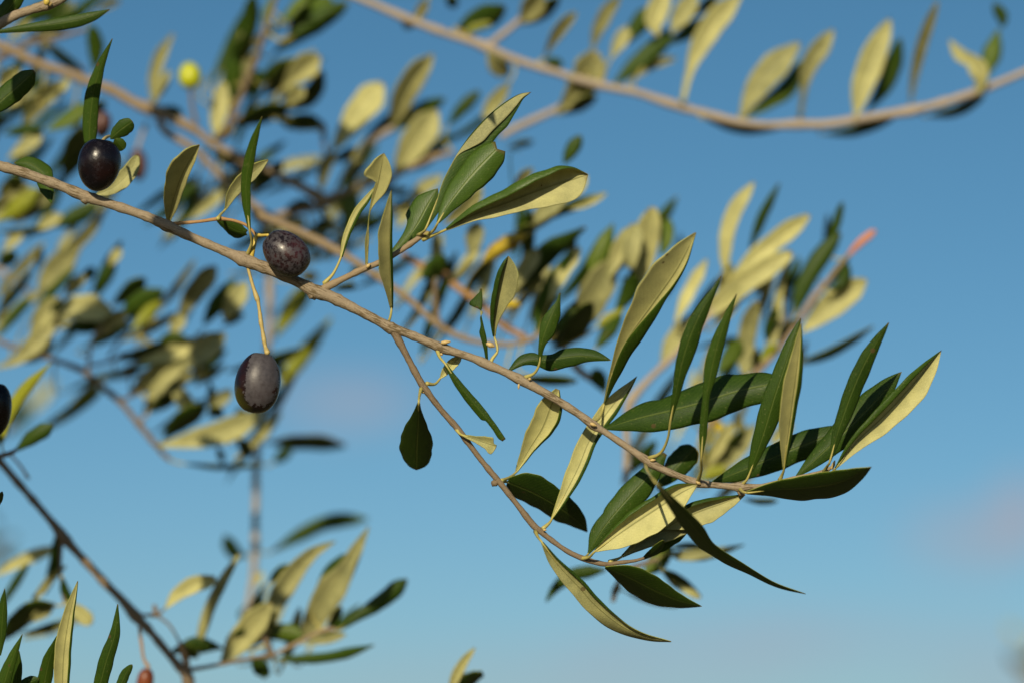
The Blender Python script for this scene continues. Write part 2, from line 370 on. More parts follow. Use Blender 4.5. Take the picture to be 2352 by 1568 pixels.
M_OL_RED = olive_mat('red brown olive skin', (0.10, 0.025, 0.010), (0.17, 0.045, 0.015), (0.1, 0.06, 0.05), 0.2, 3.0, 0.35)
M_OL_GREEN = olive_mat('green olive skin', (0.34, 0.37, 0.015), (0.42, 0.45, 0.02), (0.5, 0.5, 0.1), 0.1, 3.4, 0.35)
# ------------------------------------------------------------------ fruit
def olive(reg, base, tip, half, mat, D, label, z=0.0, stalk=None, stalk_mat=None, group=None, tipped=0.15, cap=True):
    """base: where the stalk meets the fruit; tip: the free end; half: half width, all on a detail sheet"""
    bx, by = sv(reg, *base); tx, ty = sv(reg, *tip)
    Dz = D + z/1000
    A, B = world(bx, by, Dz), world(tx, ty, Dz)
    at = A
    root = thing('olive', at, label, 'olive', group)
    ax = B-A; Ln = np.linalg.norm(ax); ax /= Ln
    fv = FWD - ax*np.dot(FWD, ax); fv /= np.linalg.norm(fv); rv = np.cross(fv, ax)
    rv = -rv if np.dot(rv, RIGHT) < 0 else rv
    W = half*ZU*K*Dz
    nr, ns = 40, 32
    V, F = [], []
    for i in range(nr+1):
        u = i/nr; zz = -math.cos(u*math.pi)
        r = math.sin(u*math.pi)**0.92*(1 - tipped*0.55*zz)
        if zz > 0.93: zz = zz + tipped*0.10*(zz-0.93)/0.07
        if zz < -0.9: zz = zz + 0.05*((-zz-0.9)/0.1)**2
        for j in range(ns):
            a = 2*math.pi*j/ns
            rr = r*(1+0.012*math.sin(2*a+1)+0.008*math.sin(3*a+u*5))
            V.append((W*rr*math.cos(a), W*rr*math.sin(a), Ln/2*zz))
    F = [(i*ns+j, i*ns+(j+1) % ns, (i+1)*ns+(j+1) % ns, (i+1)*ns+j) for i in range(nr) for j in range(ns)]
    o = mesh('fruit_skin', V, F, [mat], None)
    from mathutils import Matrix
    c = (A+B)/2
    M = Matrix(((rv[0], fv[0], ax[0], c[0]), (rv[1], fv[1], ax[1], c[1]), (rv[2], fv[2], ax[2], c[2]), (0, 0, 0, 1)))
    o.parent = root; o.matrix_parent_inverse = root.matrix_world.inverted(); o.matrix_world = M
    if stalk:
        tube('stalk', root, stalk_mat or M_STALK_O, reg, stalk, D, ring=8, wob=0.05)
    return root
def bud(parent, reg, x, y, x2, y2, r, D, z=0.0, mat=None):
    return tube('bud', parent, mat or M_BUD, reg, [(x, y, r*0.7, z), ((x+x2)/2, (y+y2)/2, r, z), (x2, y2, r*0.35, z)], D, n=9, ring=8, wob=0.04)
# ------------------------------------------------------------------ camera, sky, sun, ground
cam = bpy.data.cameras.new('camera'); co = bpy.data.objects.new('camera', cam); COL.objects.link(co)
co.location = tuple(CAM); co.rotation_euler = (math.pi/2+PITCH, 0, 0)
cam.lens = 100; cam.sensor_width = 36; cam.clip_start = 0.05; cam.clip_end = 5000
cam.dof.use_dof = True; cam.dof.focus_distance = 1.0; cam.dof.aperture_fstop = 4.4
cam.dof.aperture_blades = 9
S.camera = co
SUN_EL, SUN_AZ = math.radians(SUN_E), math.radians(SUN_A)      # azimuth from behind the camera towards the left
sl = bpy.data.lights.new('sun', 'SUN'); so = bpy.data.objects.new('sun', sl); COL.objects.link(so)
sl.energy = SUN_S; sl.angle = math.radians(0.53); sl.color = (1.0, 0.86, 0.61)
to_sun = Vector((-math.sin(SUN_AZ)*math.cos(SUN_EL), -math.cos(SUN_AZ)*math.cos(SUN_EL), math.sin(SUN_EL)))
so.rotation_euler = to_sun.to_track_quat('Z', 'Y').to_euler(); so.location = (-1, -4, 4)
w = bpy.data.worlds.new('World'); S.world = w; w.use_nodes = True
nt = w.node_tree; bg = nt.nodes['Background']
sky = nt.nodes.new('ShaderNodeTexSky'); sky.sky_type = 'NISHITA'; sky.sun_disc = False
sky.sun_elevation = SUN_EL; sky.sun_rotation = math.pi + SUN_AZ
sky.air_density = AIR; sky.dust_density = DUST; sky.ozone_density = OZONE; sky.altitude = 100
bg.inputs[1].default_value = SKY_S
# a few faint thin clouds low in the sky, fixed by direction
tc = nt.nodes.new('ShaderNodeTexCoord'); nt.links.new(tc.outputs['Generated'], sky.inputs[0]) if False else None
def vm(op, a, b=None):
    v = nt.nodes.new('ShaderNodeVectorMath'); v.operation = op
    if isinstance(a, tuple): v.inputs[0].default_value = a
    else: nt.links.new(a, v.inputs[0])
    if b is not None:
        if isinstance(b, tuple): v.inputs[1].default_value = b
        else: nt.links.new(b, v.inputs[1])
    return v
cn = nt.nodes.new('ShaderNodeTexNoise'); cn.inputs['Scale'].default_value = 14; cn.inputs['Detail'].default_value = 3
mp = nt.nodes.new('ShaderNodeMapping'); mp.inputs['Scale'].default_value = (1, 1, 2.2)
nt.links.new(tc.outputs['Generated'], mp.inputs[0]); nt.links.new(mp.outputs[0], cn.inputs['Vector'])
total = None
for sx, sy, rx, ry, amt in CLOUDS:
    dr = FWD + RIGHT*((sx-1176)*K) + UP*((784-sy)*K); dr = dr/np.linalg.norm(dr)
    df = vm('SUBTRACT', tc.outputs['Generated'], tuple(dr))
    sc = vm('MULTIPLY', df.outputs[0], (1/(rx*K), 1/(rx*K), 1/(ry*K)))
    ln = vm('LENGTH', sc.outputs[0])
    f = math_(nt, 'SUBTRACT', 1.0, ln.outputs['Value'], clamp=True)
    f = math_(nt, 'MULTIPLY', math_(nt, 'MULTIPLY', f, math_(nt, 'MULTIPLY_ADD', cn.outputs[0], 2.4, -0.5, clamp=True)), amt)
    total = f if total is None else math_(nt, 'ADD', total, f)
total = math_(nt, 'MINIMUM', total, 0.8)
hs = nt.nodes.new('ShaderNodeHueSaturation'); hs.inputs['Saturation'].default_value = SKY_SAT; hs.inputs['Hue'].default_value = SKY_HUE
nt.links.new(sky.outputs[0], hs.inputs['Color'])
nt.links.new(mix(nt, total, hs.outputs[0], CLOUD_COL), bg.inputs[0])
m, gnt, gb, gout = nodes('dry orchard grass')
gg = N(gnt, 'ShaderNodeNewGeometry'); gn = N(gnt, 'ShaderNodeTexNoise', Scale=1.3, Detail=6.0); gnt.links.new(gg.outputs['Position'], gn.inputs['Vector'])
gnt.links.new(mix(gnt, gn.outputs[0], (0.09, 0.085, 0.03), (0.20, 0.16, 0.08)), gb.inputs['Base Color']); gb.inputs['Roughness'].default_value = 0.95
R_ = 1500.0; gv = [(0, 0, 0)]; gf = []
for r_ in (4, 15, 60, 250, R_):
    for j in range(48): gv.append((r_*math.cos(j*math.pi/24), r_*math.sin(j*math.pi/24), 0.0))
gf = [(0, 1+j, 1+(j+1) % 48) for j in range(48)] + [(1+q*48+j, 1+(q+1)*48+j, 1+(q+1)*48+(j+1) % 48, 1+q*48+(j+1) % 48) for q in range(4) for j in range(48)]
go = mesh('ground', gv, gf, [m], None); go['kind'] = 'structure'
S.view_settings.view_transform = 'Standard'; S.view_settings.look = 'None'; S.view_settings.gamma = 1.0
S.view_settings.exposure = EXPO; S.view_settings.use_curve_mapping = False
S.render.engine = 'CYCLES'
S.cycles.use_denoising = True
S.cycles.max_bounces = 8; S.cycles.caustics_reflective = False; S.cycles.caustics_refractive = False
# ================================================================== the branch in focus
D0 = 1.0
at = world(*sv('c', -40, 262), D0)
MB = thing('olive_branch', at, 'long sharp grey-brown branch crossing the picture, with two black olives sitting on it', 'branch', 'olive branches against the sky')
tube('stem', MB, M_BARK, 'c', [(-60,255,35),(0,276,34),(150,318,33),(300,372,33),(420,415,33),(560,475,38),(700,520,33),(850,568,31),(1000,622,31),(1110,672,38),(1180,705,33),(1300,760,30),
    (1500,845,31),(1650,910,47),(1700,930,44),(1800,968,36),(2000,1055,35),(2090,1105,44),(2150,1128,47),(2230,1158,38),(2350,1218,35),
    ('d',780,602,31),('d',890,660,33),('d',940,690,38),('d',1000,708,30),('d',1100,745,28),('d',1220,796,30),('d',1290,826,36),('d',1370,850,28),('d',1500,893,27),('d',1600,938,31),('d',1700,980,27),('d',1850,1055,32),
    ('d',2000,1137,27),('d',2200,1262,26),('d',2310,1345,30),('g',700,42,22),('g',820,122,23),('g',940,205,25),('g',1010,250,34),('g',1070,285,25),('g',1200,340,22),('g',1320,384,30),('g',1400,397,22),
    ('g',1530,408,22),('g',1620,415,30),('g',1720,412,20),('n',620,1243,18),('n',800,1196,15),('n',960,1160,13),('n',1040,1132,13),('n',1075,1100,7)], D0, n=230, ring=16, wob=0.035)
tube('twig', MB, M_BARK_T, 'd', [(470,440,26),(530,410,26),(640,355,21),(760,297,22),(880,248,18),(1000,180,18),(1100,112,19),(1160,70,17),(1195,45,8)], D0, n=50, wob=0.04)
tube('twig', MB, M_BARK_D, 'd', [(935,690,20),(970,725,28),(1020,815,24),(1090,950,21),(1150,1060,25),(1185,1110,23),(1280,1235,20),(1400,1372,21),(1540,1560,18),('g',0,385,21),('g',100,512,18),('g',220,665,23),('g',260,700,22),
    ('g',330,757,17),('g',450,842,17),('g',560,893,19),('g',700,930,17),('g',800,920,13),('g',900,908,11),('g',965,890,10)], D0, n=110, wob=0.04)
tube('twig', MB, M_BARK_R, 'c', [(1150,672,18),(1190,662,13),(1330,650,11),(1440,634,13),(1475,630,17),(1510,633,11),(1580,645,10),(1650,672,10),(1695,712,10),(1722,745,13)], D0, n=40, wob=0.04, z=3)
# knots, buds and scars on the stem
tube('knot', MB, M_BARK, 'c', [(2070,1120,20),(2105,1150,34),(2112,1168,15)], D0, n=8)
tube('knot', MB, M_BARK, 'c', [(560,470,20),(572,505,32),(575,525,18)], D0, n=8)
tube('knot', MB, M_BARK_D, 'm', [(2335,205,14),(2310,228,24),(2302,240,12)], D0, n=8)
for (x, y, x2, y2, r) in ((1285,790,1345,782,14),(1590,795,1640,815,18),(785,285,805,262,13),(1805,1065,1803,1100,8),(1870,1030,1888,1034,11),(1280,860,1292,874,9),(1160,1118,1162,1130,7)):
    bud(MB, 'd', x, y, x2, y2, r, D0, z=-2)
bud(MB, 'g', 1010, 235, 1048, 228, 11, D0, z=-2); bud(MB, 'e', 1110, 1330, 1150, 1345, 13, D0, z=-3); bud(MB, 'n', 1060, 1130, 1080, 1075, 12, D0, z=-1)
bud(MB, 'g', 290, 700, 312, 702, 8, D0, z=-2); bud(MB, 'g', 1320, 375, 1345, 395, 14, D0, z=-2)
tube('leaf_scar', MB, M_BARK_T, 'g', [(1612,420,20),(1615,450,22),(1640,466,12)], D0, n=8)
def wider(q, s=1.12):
    return [(t_, w_*s) for t_, w_ in q] if isinstance(q, list) else q*s
def f(*a, **k):
    a = a[:3] + tuple(wider(q) for q in a[3:])
    k.setdefault('nt', 44); k.setdefault('nh', 10 if (k.get('hl') or k.get('hr')) else 6)
    return leaf(MB, *a, **k)
# --- leaves of the upper right twig
f('b','d',[(783,1440),(795,1250),(813,1060),(858,900),(900,692)], [(0,7),(.2,18),(.35,8),(.5,7),(.62,14),(.7,16),(.74,24),(.765,88),(.8,92),(.87,72),(.94,42),(1,0)], [(0,7),(.2,5),(.5,6),(.58,30),(.68,62),(.8,70),(.9,52),(1,0)], tau=36, z=-4, nt=60, stalk=[(755,1470),(775,1465)], label='pale leaf with a bite torn out of its left side')
f('b','l',[(612,1390),(655,1240),(720,1095),(790,1000),(838,925)], [(0,8),(.3,24),(.6,26),(.85,20),(1,4)], [(0,8),(.3,16),(.6,20),(.85,14),(1,3)], hr=.8, z=2, stalk=[(495,1570),(560,1500)])
f('b','d',[(950,1735),(945,1600),(935,1420),(935,1250),(950,936)], [(0,8),(.15,34),(.35,62),(.6,66),(.8,40),(1,0)], [(0,8),(.15,14),(.35,20),(.6,18),(.8,12),(1,0)], hr=.75, tau=36, z=-6, stalk=[(908,1838),(935,1815)])
f('b','l',[(1185,1190),(1240,1060),(1288,905),(1350,772),(1420,652),(1510,535),(1640,405),(1790,305),(1890,283)], [(0,-8),(.12,-35),(.3,-62),(.45,-86),(.6,-128),(.75,-128),(.9,-62),(1,0)], [(0,2),(.36,4),(.44,10),(.52,52),(.62,84),(.76,84),(.9,46),(1,0)], dl=30, dr=-6, z=-2, tau=-10, nh=8, mats=LEAF_TIP, bow=0, nt=54, stalk=[(1130,1245),(1160,1225)])
f('b','u',[(1262,1160),(1355,1010),(1500,830),(1660,665)], [(0,8),(.2,46),(.45,72),(.75,88),(.88,82),(.95,66),(1,40)], [(0,8),(.2,46),(.45,82),(.75,102),(.88,92),(.95,72),(1,44)], fwd=26, tau=-10, z=-6, mats=LEAF_TIP, stalk=[(1175,1245),(1230,1215)], label='dark green leaf with a notched heart-shaped tip')
f('b','u',[(865,1470),(1000,1330),(1115,1185),(1195,1040),(1262,930)], [(0,5),(.25,26),(.45,40),(.56,60),(.62,92),(.75,92),(.9,50),(1,0)], [(0,5),(.4,34),(.7,62),(.9,40),(1,0)], z=8, tau=-4, mats=LEAF_TIP)
f('b','l',[(1320,1205),(1500,1110),(1720,1030),(1980,930),(2268,838)], [(0,8),(.15,40),(.35,72),(.6,98),(.8,106),(.92,70),(1,2)], [(0,8),(.15,30),(.35,60),(.6,92),(.8,124),(.93,90),(1,2)], hl=[(0,.8),(.3,.62),(.6,.5),(.8,.3),(.92,.12),(1,.05)], dl=[(0,-10),(.3,-55),(.6,-95),(.85,-95),(1,-10)], dr=[(0,-8),(.5,-38),(.8,-62),(1,-5)], mats=LEAF_TIP, z=-6, tau=0, bow=0, nt=56, stalk=[(1160,1275),(1245,1238)], label='rolled leaf showing a shaded pale inside and bright lower flap')
# --- along the stem
f('d','u',[(1592,925),(1577,780),(1560,680),(1546,595),(1552,530),(1548,428)], [(0,6),(.2,12),(.42,24),(.5,10),(.6,5),(.72,6),(.76,66),(.8,72),(.9,34),(.93,20),(.95,8),(1,3)], [(0,6),(.3,12),(.5,8),(.7,5),(.85,8),(1,8)], nt=60, tau=8, stalk=[(1592,955)], label='torn leaf reduced to a ragged strip')
f('d','l',[(1640,745),(1640,640),(1660,480),(1692,330),(1735,210)], [(0,8),(.2,24),(.5,32),(.8,26),(.95,12),(1,1)], [(0,8),(.15,22),(.4,72),(.62,108),(.82,92),(.94,50),(1,3)], hl=.85, tau=24, z=-4, stalk=[(1605,948),(1628,895),(1660,850),(1655,795)])
f('e','u',[(768,928),(780,800),(830,650),(885,530),(906,458)], [(0,6),(.3,18),(.55,42),(.75,24),(.9,8),(1,3)], [(0,6),(.25,26),(.5,60),(.72,48),(.9,14),(1,4)], tau=8, z=-8, stalk=[(672,1022),(735,992)])
f('e','u',[(560,978),(680,918),(850,900),(1050,878),(1252,908)], [(0,5),(.18,48),(.26,48),(.33,30),(.42,30),(.55,48),(.7,50),(.88,34),(1,0)], [(0,5),(.15,14),(.3,36),(.42,70),(.5,66),(.62,58),(.78,32),(1,0)], tau=-6, z=5, label='short dark leaf with a pinhole, lying level')
f('e','d',[(1203,1200),(1255,1000),(1350,780),(1535,520),(1695,290),(1817,52)], [(0,5),(.15,15),(.32,45),(.48,98),(.62,132),(.78,126),(.91,70),(1,3)], [(0,5),(.2,52),(.38,74),(.55,60),(.7,46),(.85,34),(1,3)], hr=[(0,.95),(.4,.92),(.55,.7),(.7,.3),(1,.15)], tau=33, z=-10, nt=56, stalk=[(1098,1325),(1165,1298)], label='longest pale leaf with a dark rolled right margin')
f('e','u',[(1648,1310),(1690,1090),(1745,850),(1835,620),(1990,346)], [(0,10),(.2,22),(.4,38),(.55,46),(.75,36),(.9,14),(1,1)], [(0,10),(.25,34),(.5,60),(.7,46),(.9,16),(1,2)], tau=14, z=-26, stalk=[(1495,1565),(1580,1530),(1630,1430)], smat=M_STALK)
f('f','u',[(345,1560),(358,1350),(385,1120),(440,850),(500,660),(581,462)], [(0,6),(.18,22),(.36,24),(.55,44),(.72,38),(.88,18),(1,1)], [(0,6),(.18,26),(.36,18),(.55,42),(.72,38),(.88,20),(1,2)], tau=12, z=-26, stalk=[(318,1728),(345,1640)])
f('e','u',[(1205,1366),(1400,1303),(1650,1242),(1850,1190),(2100,1112),(2400,1050)], [(0,5),(.08,34),(.16,66),(.28,82),(.33,76),(.5,108),(.66,112),(.8,92),(.95,60),(1,20)], [(0,5),(.12,60),(.25,98),(.4,118),(.58,122),(.75,112),(.9,90),(1,20)], tau=-24, z=12, nt=56, arch=.1)
f('n','u',[(500,1180),(590,930),(675,650),(735,470),(850,122)], [(0,8),(.2,52),(.4,66),(.6,62),(.8,44),(.95,16),(1,1)], [(0,8),(.2,40),(.4,64),(.6,60),(.8,40),(1,2)], tau=8, z=-10, stalk=[(455,1240),(478,1215)])
f('n','d',[(738,1130),(757,950),(795,650),(828,400),(853,160)], [(0,8),(.2,42),(.4,66),(.6,62),(.8,38),(1,2)], [(0,8),(.2,24),(.4,34),(.6,42),(.8,28),(1,2)], hr=.55, tau=30, yaw=22, z=-20, stalk=[(710,1205),(728,1165)])
f('n','u',[(1045,1085),(1095,900),(1185,640),(1290,405),(1442,150)], [(0,5),(.2,30),(.45,46),(.7,48),(.9,22),(1,1)], [(0,5),(.2,34),(.45,54),(.7,46),(.9,20),(1,2)], tau=12, z=-14, stalk=[(1005,1150),(1030,1110)])
f('n','u',[(250,1225),(480,1132),(750,1020),(1000,920),(1200,830)], [(0,5),(.2,50),(.5,78),(.75,74),(1,0)], [(0,5),(.2,58),(.5,85),(.75,80),(1,0)], tau=-12, z=16)
f('n','u',[(818,1185),(980,1040),(1150,880),(1350,680),(1530,478)], [(0,5),(.2,52),(.4,74),(.6,92),(.8,70),(.93,34),(1,0)], [(0,5),(.2,48),(.5,80),(.8,62),(1,0)], tau=-14, z=8)
f('n','l',[(1085,1125),(1230,945),(1420,765),(1600,570),(1796,335)], [(0,5),(.2,38),(.5,60),(.75,54),(.92,20),(1,0)], [(0,5),(.2,52),(.45,92),(.7,100),(.88,56),(1,0)], hl=.6, tau=14, yaw=28, z=-8, stalk=[(1062,1165),(1070,1145)])
f('n','u',[(485,1290),(700,1268),(900,1256),(1120,1216),(1328,1116)], [(0,8),(.12,30),(.25,52),(.5,76),(.75,72),(1,0)], [(0,8),(.12,26),(.25,50),(.5,76),(.75,70),(.9,38),(1,0)], tau=62, z=-12, stalk=[(440,1265)])
# --- below the stem
f('g','u',[(1035,370),(1150,510),(1275,650),(1380,775),(1510,890),(1690,985),(1850,1068),(2052,1130)], [(0,8),(.1,24),(.25,40),(.35,44),(.45,26),(.55,34),(.7,18),(.88,9),(1,1)], [(0,8),(.1,24),(.25,50),(.38,56),(.5,34),(.62,22),(.75,16),(.9,10),(1,1)], tau=66, z=-22, nt=60, stalk=[(975,265),(1000,325)])
f('g','l',[(640,842),(850,692),(1050,560),(1200,462),(1322,398)], [(0,8),(.18,42),(.42,74),(.7,74),(.88,50),(1,6)], [(0,8),(.18,72),(.42,116),(.7,108),(.88,56),(1,5)], hl=[(0,.2),(.5,.3),(1,.1)], tau=-4, z=-4, stalk=[(548,893),(600,882)])
f('g','l',[(820,878),(950,790),(1100,702),(1260,640),(1420,590)], [(0,8),(.2,32),(.5,48),(.8,40),(1,0)], [(0,8),(.2,34),(.5,72),(.8,60),(1,0)], tau=0, z=5, stalk=[(735,915),(790,895)])
f('g','l',[(1640,466),(1500,520),(1350,572),(1200,640),(1100,700)], [(0,5),(.2,48),(.5,86),(.8,60),(1,0)], [(0,5),(.2,32),(.5,62),(.8,60),(1,0)], hr=.35, tau=-2, z=2)
f('g','u',[(592,862),(700,680),(850,500),(985,350),(1112,190)], [(0,5),(.2,58),(.32,58),(.36,68),(.6,72),(.8,56),(1,14)], [(0,5),(.25,62),(.5,84),(.75,74),(1,10)], tau=-8, z=14, stalk=[(562,893)])
f('g','u',[(1060,420),(1180,285),(1310,148)], 78, 72, prof=(.9,.45), tau=-5, z=32)
f('g','l',[(283,785),(380,925),(530,1085),(640,1205),(800,1335),(960,1412),(1150,1450)], [(0,6),(.15,28),(.35,44),(.55,40),(.75,22),(.9,12),(1,1)], [(0,6),(.15,40),(.35,56),(.5,62),(.65,50),(.8,26),(.92,14),(1,2)], hl=[(0,.35),(.5,.3),(.7,.05),(1,0)], dl=[(0,-12),(.45,-16),(.7,-46),(1,-8)], dr=[(0,-20),(.45,-6),(.7,66),(1,16)], tau=20, z=-6, bow=.03, stalk=[(238,710),(255,750)], label='long pale leaf hanging from the lower twig, curled tip')
f('g','u',[(705,952),(850,1010),(1050,1110),(1200,1172),(1358,1214)], [(0,5),(.15,50),(.33,82),(.6,66),(.85,25),(1,0)], [(0,5),(.2,58),(.45,88),(.7,62),(.88,26),(1,0)], tau=60, z=4)
f('g','u',[(50,380),(200,440),(350,520),(480,610),(586,712)], [(0,30),(.12,86),(.3,106),(.5,98),(.7,78),(.88,52),(1,3)], [(0,20),(.15,72),(.35,72),(.6,78),(.85,42),(1,3)], tau=56, z=16, stalk=[(0,378)])
f('g','l',[(108,312),(200,150),(280,20),(340,-130),(388,-242)], [(0,6),(.2,36),(.45,72),(.65,78),(.85,58),(1,14)], [(0,6),(.2,26),(.45,52),(.65,82),(.85,62),(1,10)], tau=22, z=10, hr=.2, stalk=[(5,372),(60,350)])
f('g','l',[(350,622),(430,470),(525,280),(600,100),(720,-90),(922,-332)], [(0,6),(.15,32),(.3,58),(.45,60),(.6,55),(.8,45),(1,0)], [(0,6),(.15,32),(.3,46),(.5,46),(.7,52),(.85,36),(1,0)], hr=.4, tau=-14, z=12, stalk=[(288,692),(335,650)])
f('d','u',[(1133,1185),(1128,1350),(1120,1500),(1118,1640)], [(0,6),(.14,20),(.35,58),(.6,92),(.8,88),(.91,66),(.97,36),(1,4)], [(0,6),(.14,30),(.35,74),(.55,102),(.75,96),(.9,64),(.97,32),(1,4)], tau=58, z=4, bow=.02, stalk=[(1150,1095),(1138,1140)], mats=LEAF, label='dark drooping leaf hanging alone under the lower twig')
f('d','g',[(1312,932),(1400,1065),(1520,1212),(1620,1335),(1705,1442)], [(0,8),(.3,22),(.6,26),(.85,20),(1,12)], [(0,8),(.3,26),(.6,32),(.68,32),(.73,12),(.85,14),(.95,20),(1,10)], tau=6, z=-6, mats=LEAF, stalk=[(1258,840),(1275,888)])
f('d','l',[(1275,1030),(1335,955),(1418,878)], 30, 30, tau=6, z=6, stalk=[(1185,1062),(1240,1066)])
f('d','l',[(1430,1410),(1530,1442),(1655,1482)], [(0,6),(.4,22),(.75,40),(.86,34),(.9,10),(1,6)], [(0,6),(.4,20),(.7,36),(.9,56),(.96,40),(1,8)], tau=4, z=-4, stalk=[(1385,1365),(1405,1395)], label='small torn leaf with a frayed end')
f('g','u',[(960,893),(1040,845),(1140,770),(1262,712)], [(0,8),(.2,14),(.5,40),(.8,34),(1,2)], [(0,8),(.2,18),(.5,36),(.8,30),(1,2)], tau=16, z=9, bow=.08)
f('g','u',[(955,890),(1020,850),(1075,800),(1100,770)], 22, 26, tau=60, z=0)
# --- left part of the stem
f('a','d',[(1130,1495),(1152,1380),(1212,1200),(1272,1080),(1339,974)], [(0,10),(.15,36),(.4,76),(.6,92),(.8,72),(.93,36),(1,2)], [(0,10),(.2,38),(.4,42),(.6,40),(.8,32),(1,2)], tau=46, z=-6, yaw=20, stalk=[(1105,1540)], smat=M_STALK)
f('a','u',[(1675,1540),(1655,1350),(1655,1200),(1692,1000),(1758,783)], [(0,8),(.2,24),(.5,32),(.75,26),(1,1)], [(0,8),(.2,22),(.5,30),(.75,24),(1,2)], tau=18, z=-14, yaw=-12, stalk=[(1660,1712),(1690,1629)])
f('a','l',[(1512,1408),(1580,1275),(1680,1170),(1800,1074)], [(0,6),(.3,38),(.6,42),(.85,28),(1,3)], [(0,6),(.3,32),(.6,42),(.85,28),(1,3)], tau=24, z=4, stalk=[(1462,1470),(1482,1440)])
f('c','u',[(1462,640),(1530,680),(1600,712),(1652,722)], [(0,10),(.3,42),(.7,52),(1,14)], [(0,10),(.3,26),(.7,46),(1,14)], tau=40, z=10, fwd=10)
f('a','u',[(600,965),(605,800),(632,600),(682,430),(754,260)], [(0,30),(.2,44),(.4,46),(.6,38),(.8,20),(1,1)], [(0,40),(.2,46),(.4,42),(.6,34),(.8,18),(1,2)], tau=14, z=16)
f('a','u',[(742,935),(800,880),(890,815)], 48, 50, prof=(.8,.45), tau=20, z=2)
f('a','u',[(770,935),(800,965),(832,1005)], 36, 38, prof=(.6,.5), tau=34, z=-2)
f('c','u',[(345,525),(328,420),(280,320),(190,255),(95,256)], [(0,3),(.25,58),(.5,52),(.75,46),(1,4)], [(0,3),(.25,30),(.5,58),(.75,40),(1,4)], tau=-18, z=12)
f('c','l',[(640,470),(760,420),(860,325),(926,202)], 46, 50, tau=-8, z=26)
# --- olives in focus
olive('a', (692,930), (638,1282), 142, M_OL_BLACK, D0, 'glossy black olive standing on the branch at upper left, highlight near its foot', z=-6, stalk=[(735,915,10,8),(710,925,11,0),(690,945,12,-6)], group='ripe olives in focus')
olive('c', (1790,745), (2052,978), 136, M_OL_BLOOM, D0, 'dusty grey-black olive resting on top of the branch at the fork of a yellow stalk', z=-6, stalk=[(1688,885,17,0),(1705,820,12,-1),(1722,748,14,0),(1760,742,10,-3),(1800,740,10,-6)], stalk_mat=M_STALK_Y, group='ripe olives in focus', tipped=-0.1)
olive('l', (1762,682), (1700,1094), 152, M_OL_PATCH, D0, 'olive with a worn grey patch and green foot, hanging on a long jointed stalk', z=-2, stalk=[(1660,95,15),(1672,150,11),(1700,250,12),(1725,325,18),(1733,350,13),(1745,430,12),(1752,490,16),(1760,530,12),(1772,600,16),(1782,650,13),(1795,690,20,-3)], group='ripe olives in focus', tipped=-0.12)
# ================================================================== branches out of focus
def branch(name, reg, x, y, D, label, group='olive branches against the sky'):
    return thing(name, world(*sv(reg, x, y), D), label, 'branch', group)
def btube(name, root, mat, reg, pts, D, **k):
    q = [p[:2]+(p[2]*0.86,) if isinstance(p[0], (int, float)) else p[:3]+(p[3]*0.86,) for p in pts]
    return tube(name, root, mat, reg, q, D, **k)
PROFS = [(1.1, 0.8), (1.0, 0.7), (1.25, 0.75), (0.95, 0.85)]
def thicket(root, D, boxes, seed):
    """the leaves deeper in a spray that fill it out behind the ones told apart"""
    rg = random.Random(seed)
    for x0, y0, x1, y1, n, a0, a1 in boxes:
        for q in range(max(2, round(n*0.75))):
            sx, sy = rg.uniform(x0, x1), rg.uniform(y0, y1); ang = math.radians(rg.uniform(a0, a1)); ln = rg.uniform(140, 205)
            x, y = sx/ZU, sy/ZU; dx, dy = ln/ZU*math.cos(ang)/2, -ln/ZU*math.sin(ang)/2; b_ = rg.uniform(-0.14, 0.14)
            code = rg.choice('kkkuuudll')
            leaf(root, 'a', code, (x-dx, y-dy, x-dy*b_, y+dx*b_, x+dx, y+dy), rg.uniform(9, 15)/ZU, D=D+rg.uniform(0.01, 0.07), nt=16, nh=3,
                 prof=PROFS[rg.randrange(4)], yaw=rg.uniform(-20, 20), tau={'k': 60, 'u': rg.uniform(0, 45), 'd': 45, 'l': rg.uniform(-15, 15)}[code], bow=rg.uniform(-0.12, 0.12), join=120)
def many(root, D, rows, jit=6, zj=6):
    for r in rows:
        reg, code, pts, wl = r[:4]
        wr = r[4] if len(r) > 4 and not isinstance(r[4], dict) else None
        kw = dict(r[-1]) if isinstance(r[-1], dict) else {}
        kw.setdefault('z', random.uniform(-zj, zj)); kw.setdefault('jit', jit)
        c = code[0]; mats = {'y': LEAF_YEL, 'o': LEAF_YG, 'r': LEAF_RED}.get(c)
        if mats: kw['mats'] = mats; c = 'u'
        fat = lambda q: None if q is None else ([(a_, b_*1.04) for a_, b_ in q] if isinstance(q, list) else q*1.04)
        kw.setdefault('yaw', random.uniform(-18, 18))
        if code == 'l' and 'tau' not in kw: kw['tau'] = random.uniform(-16, 8) if random.random() < 0.6 else random.uniform(22, 42)
        kw.setdefault('bow', random.uniform(-0.14, 0.14))
        leaf(root, reg, c, pts, fat(wl), fat(wr), D=D, nt=20, nh=3, join=95, prof=PROFS[random.randrange(4)], **kw)
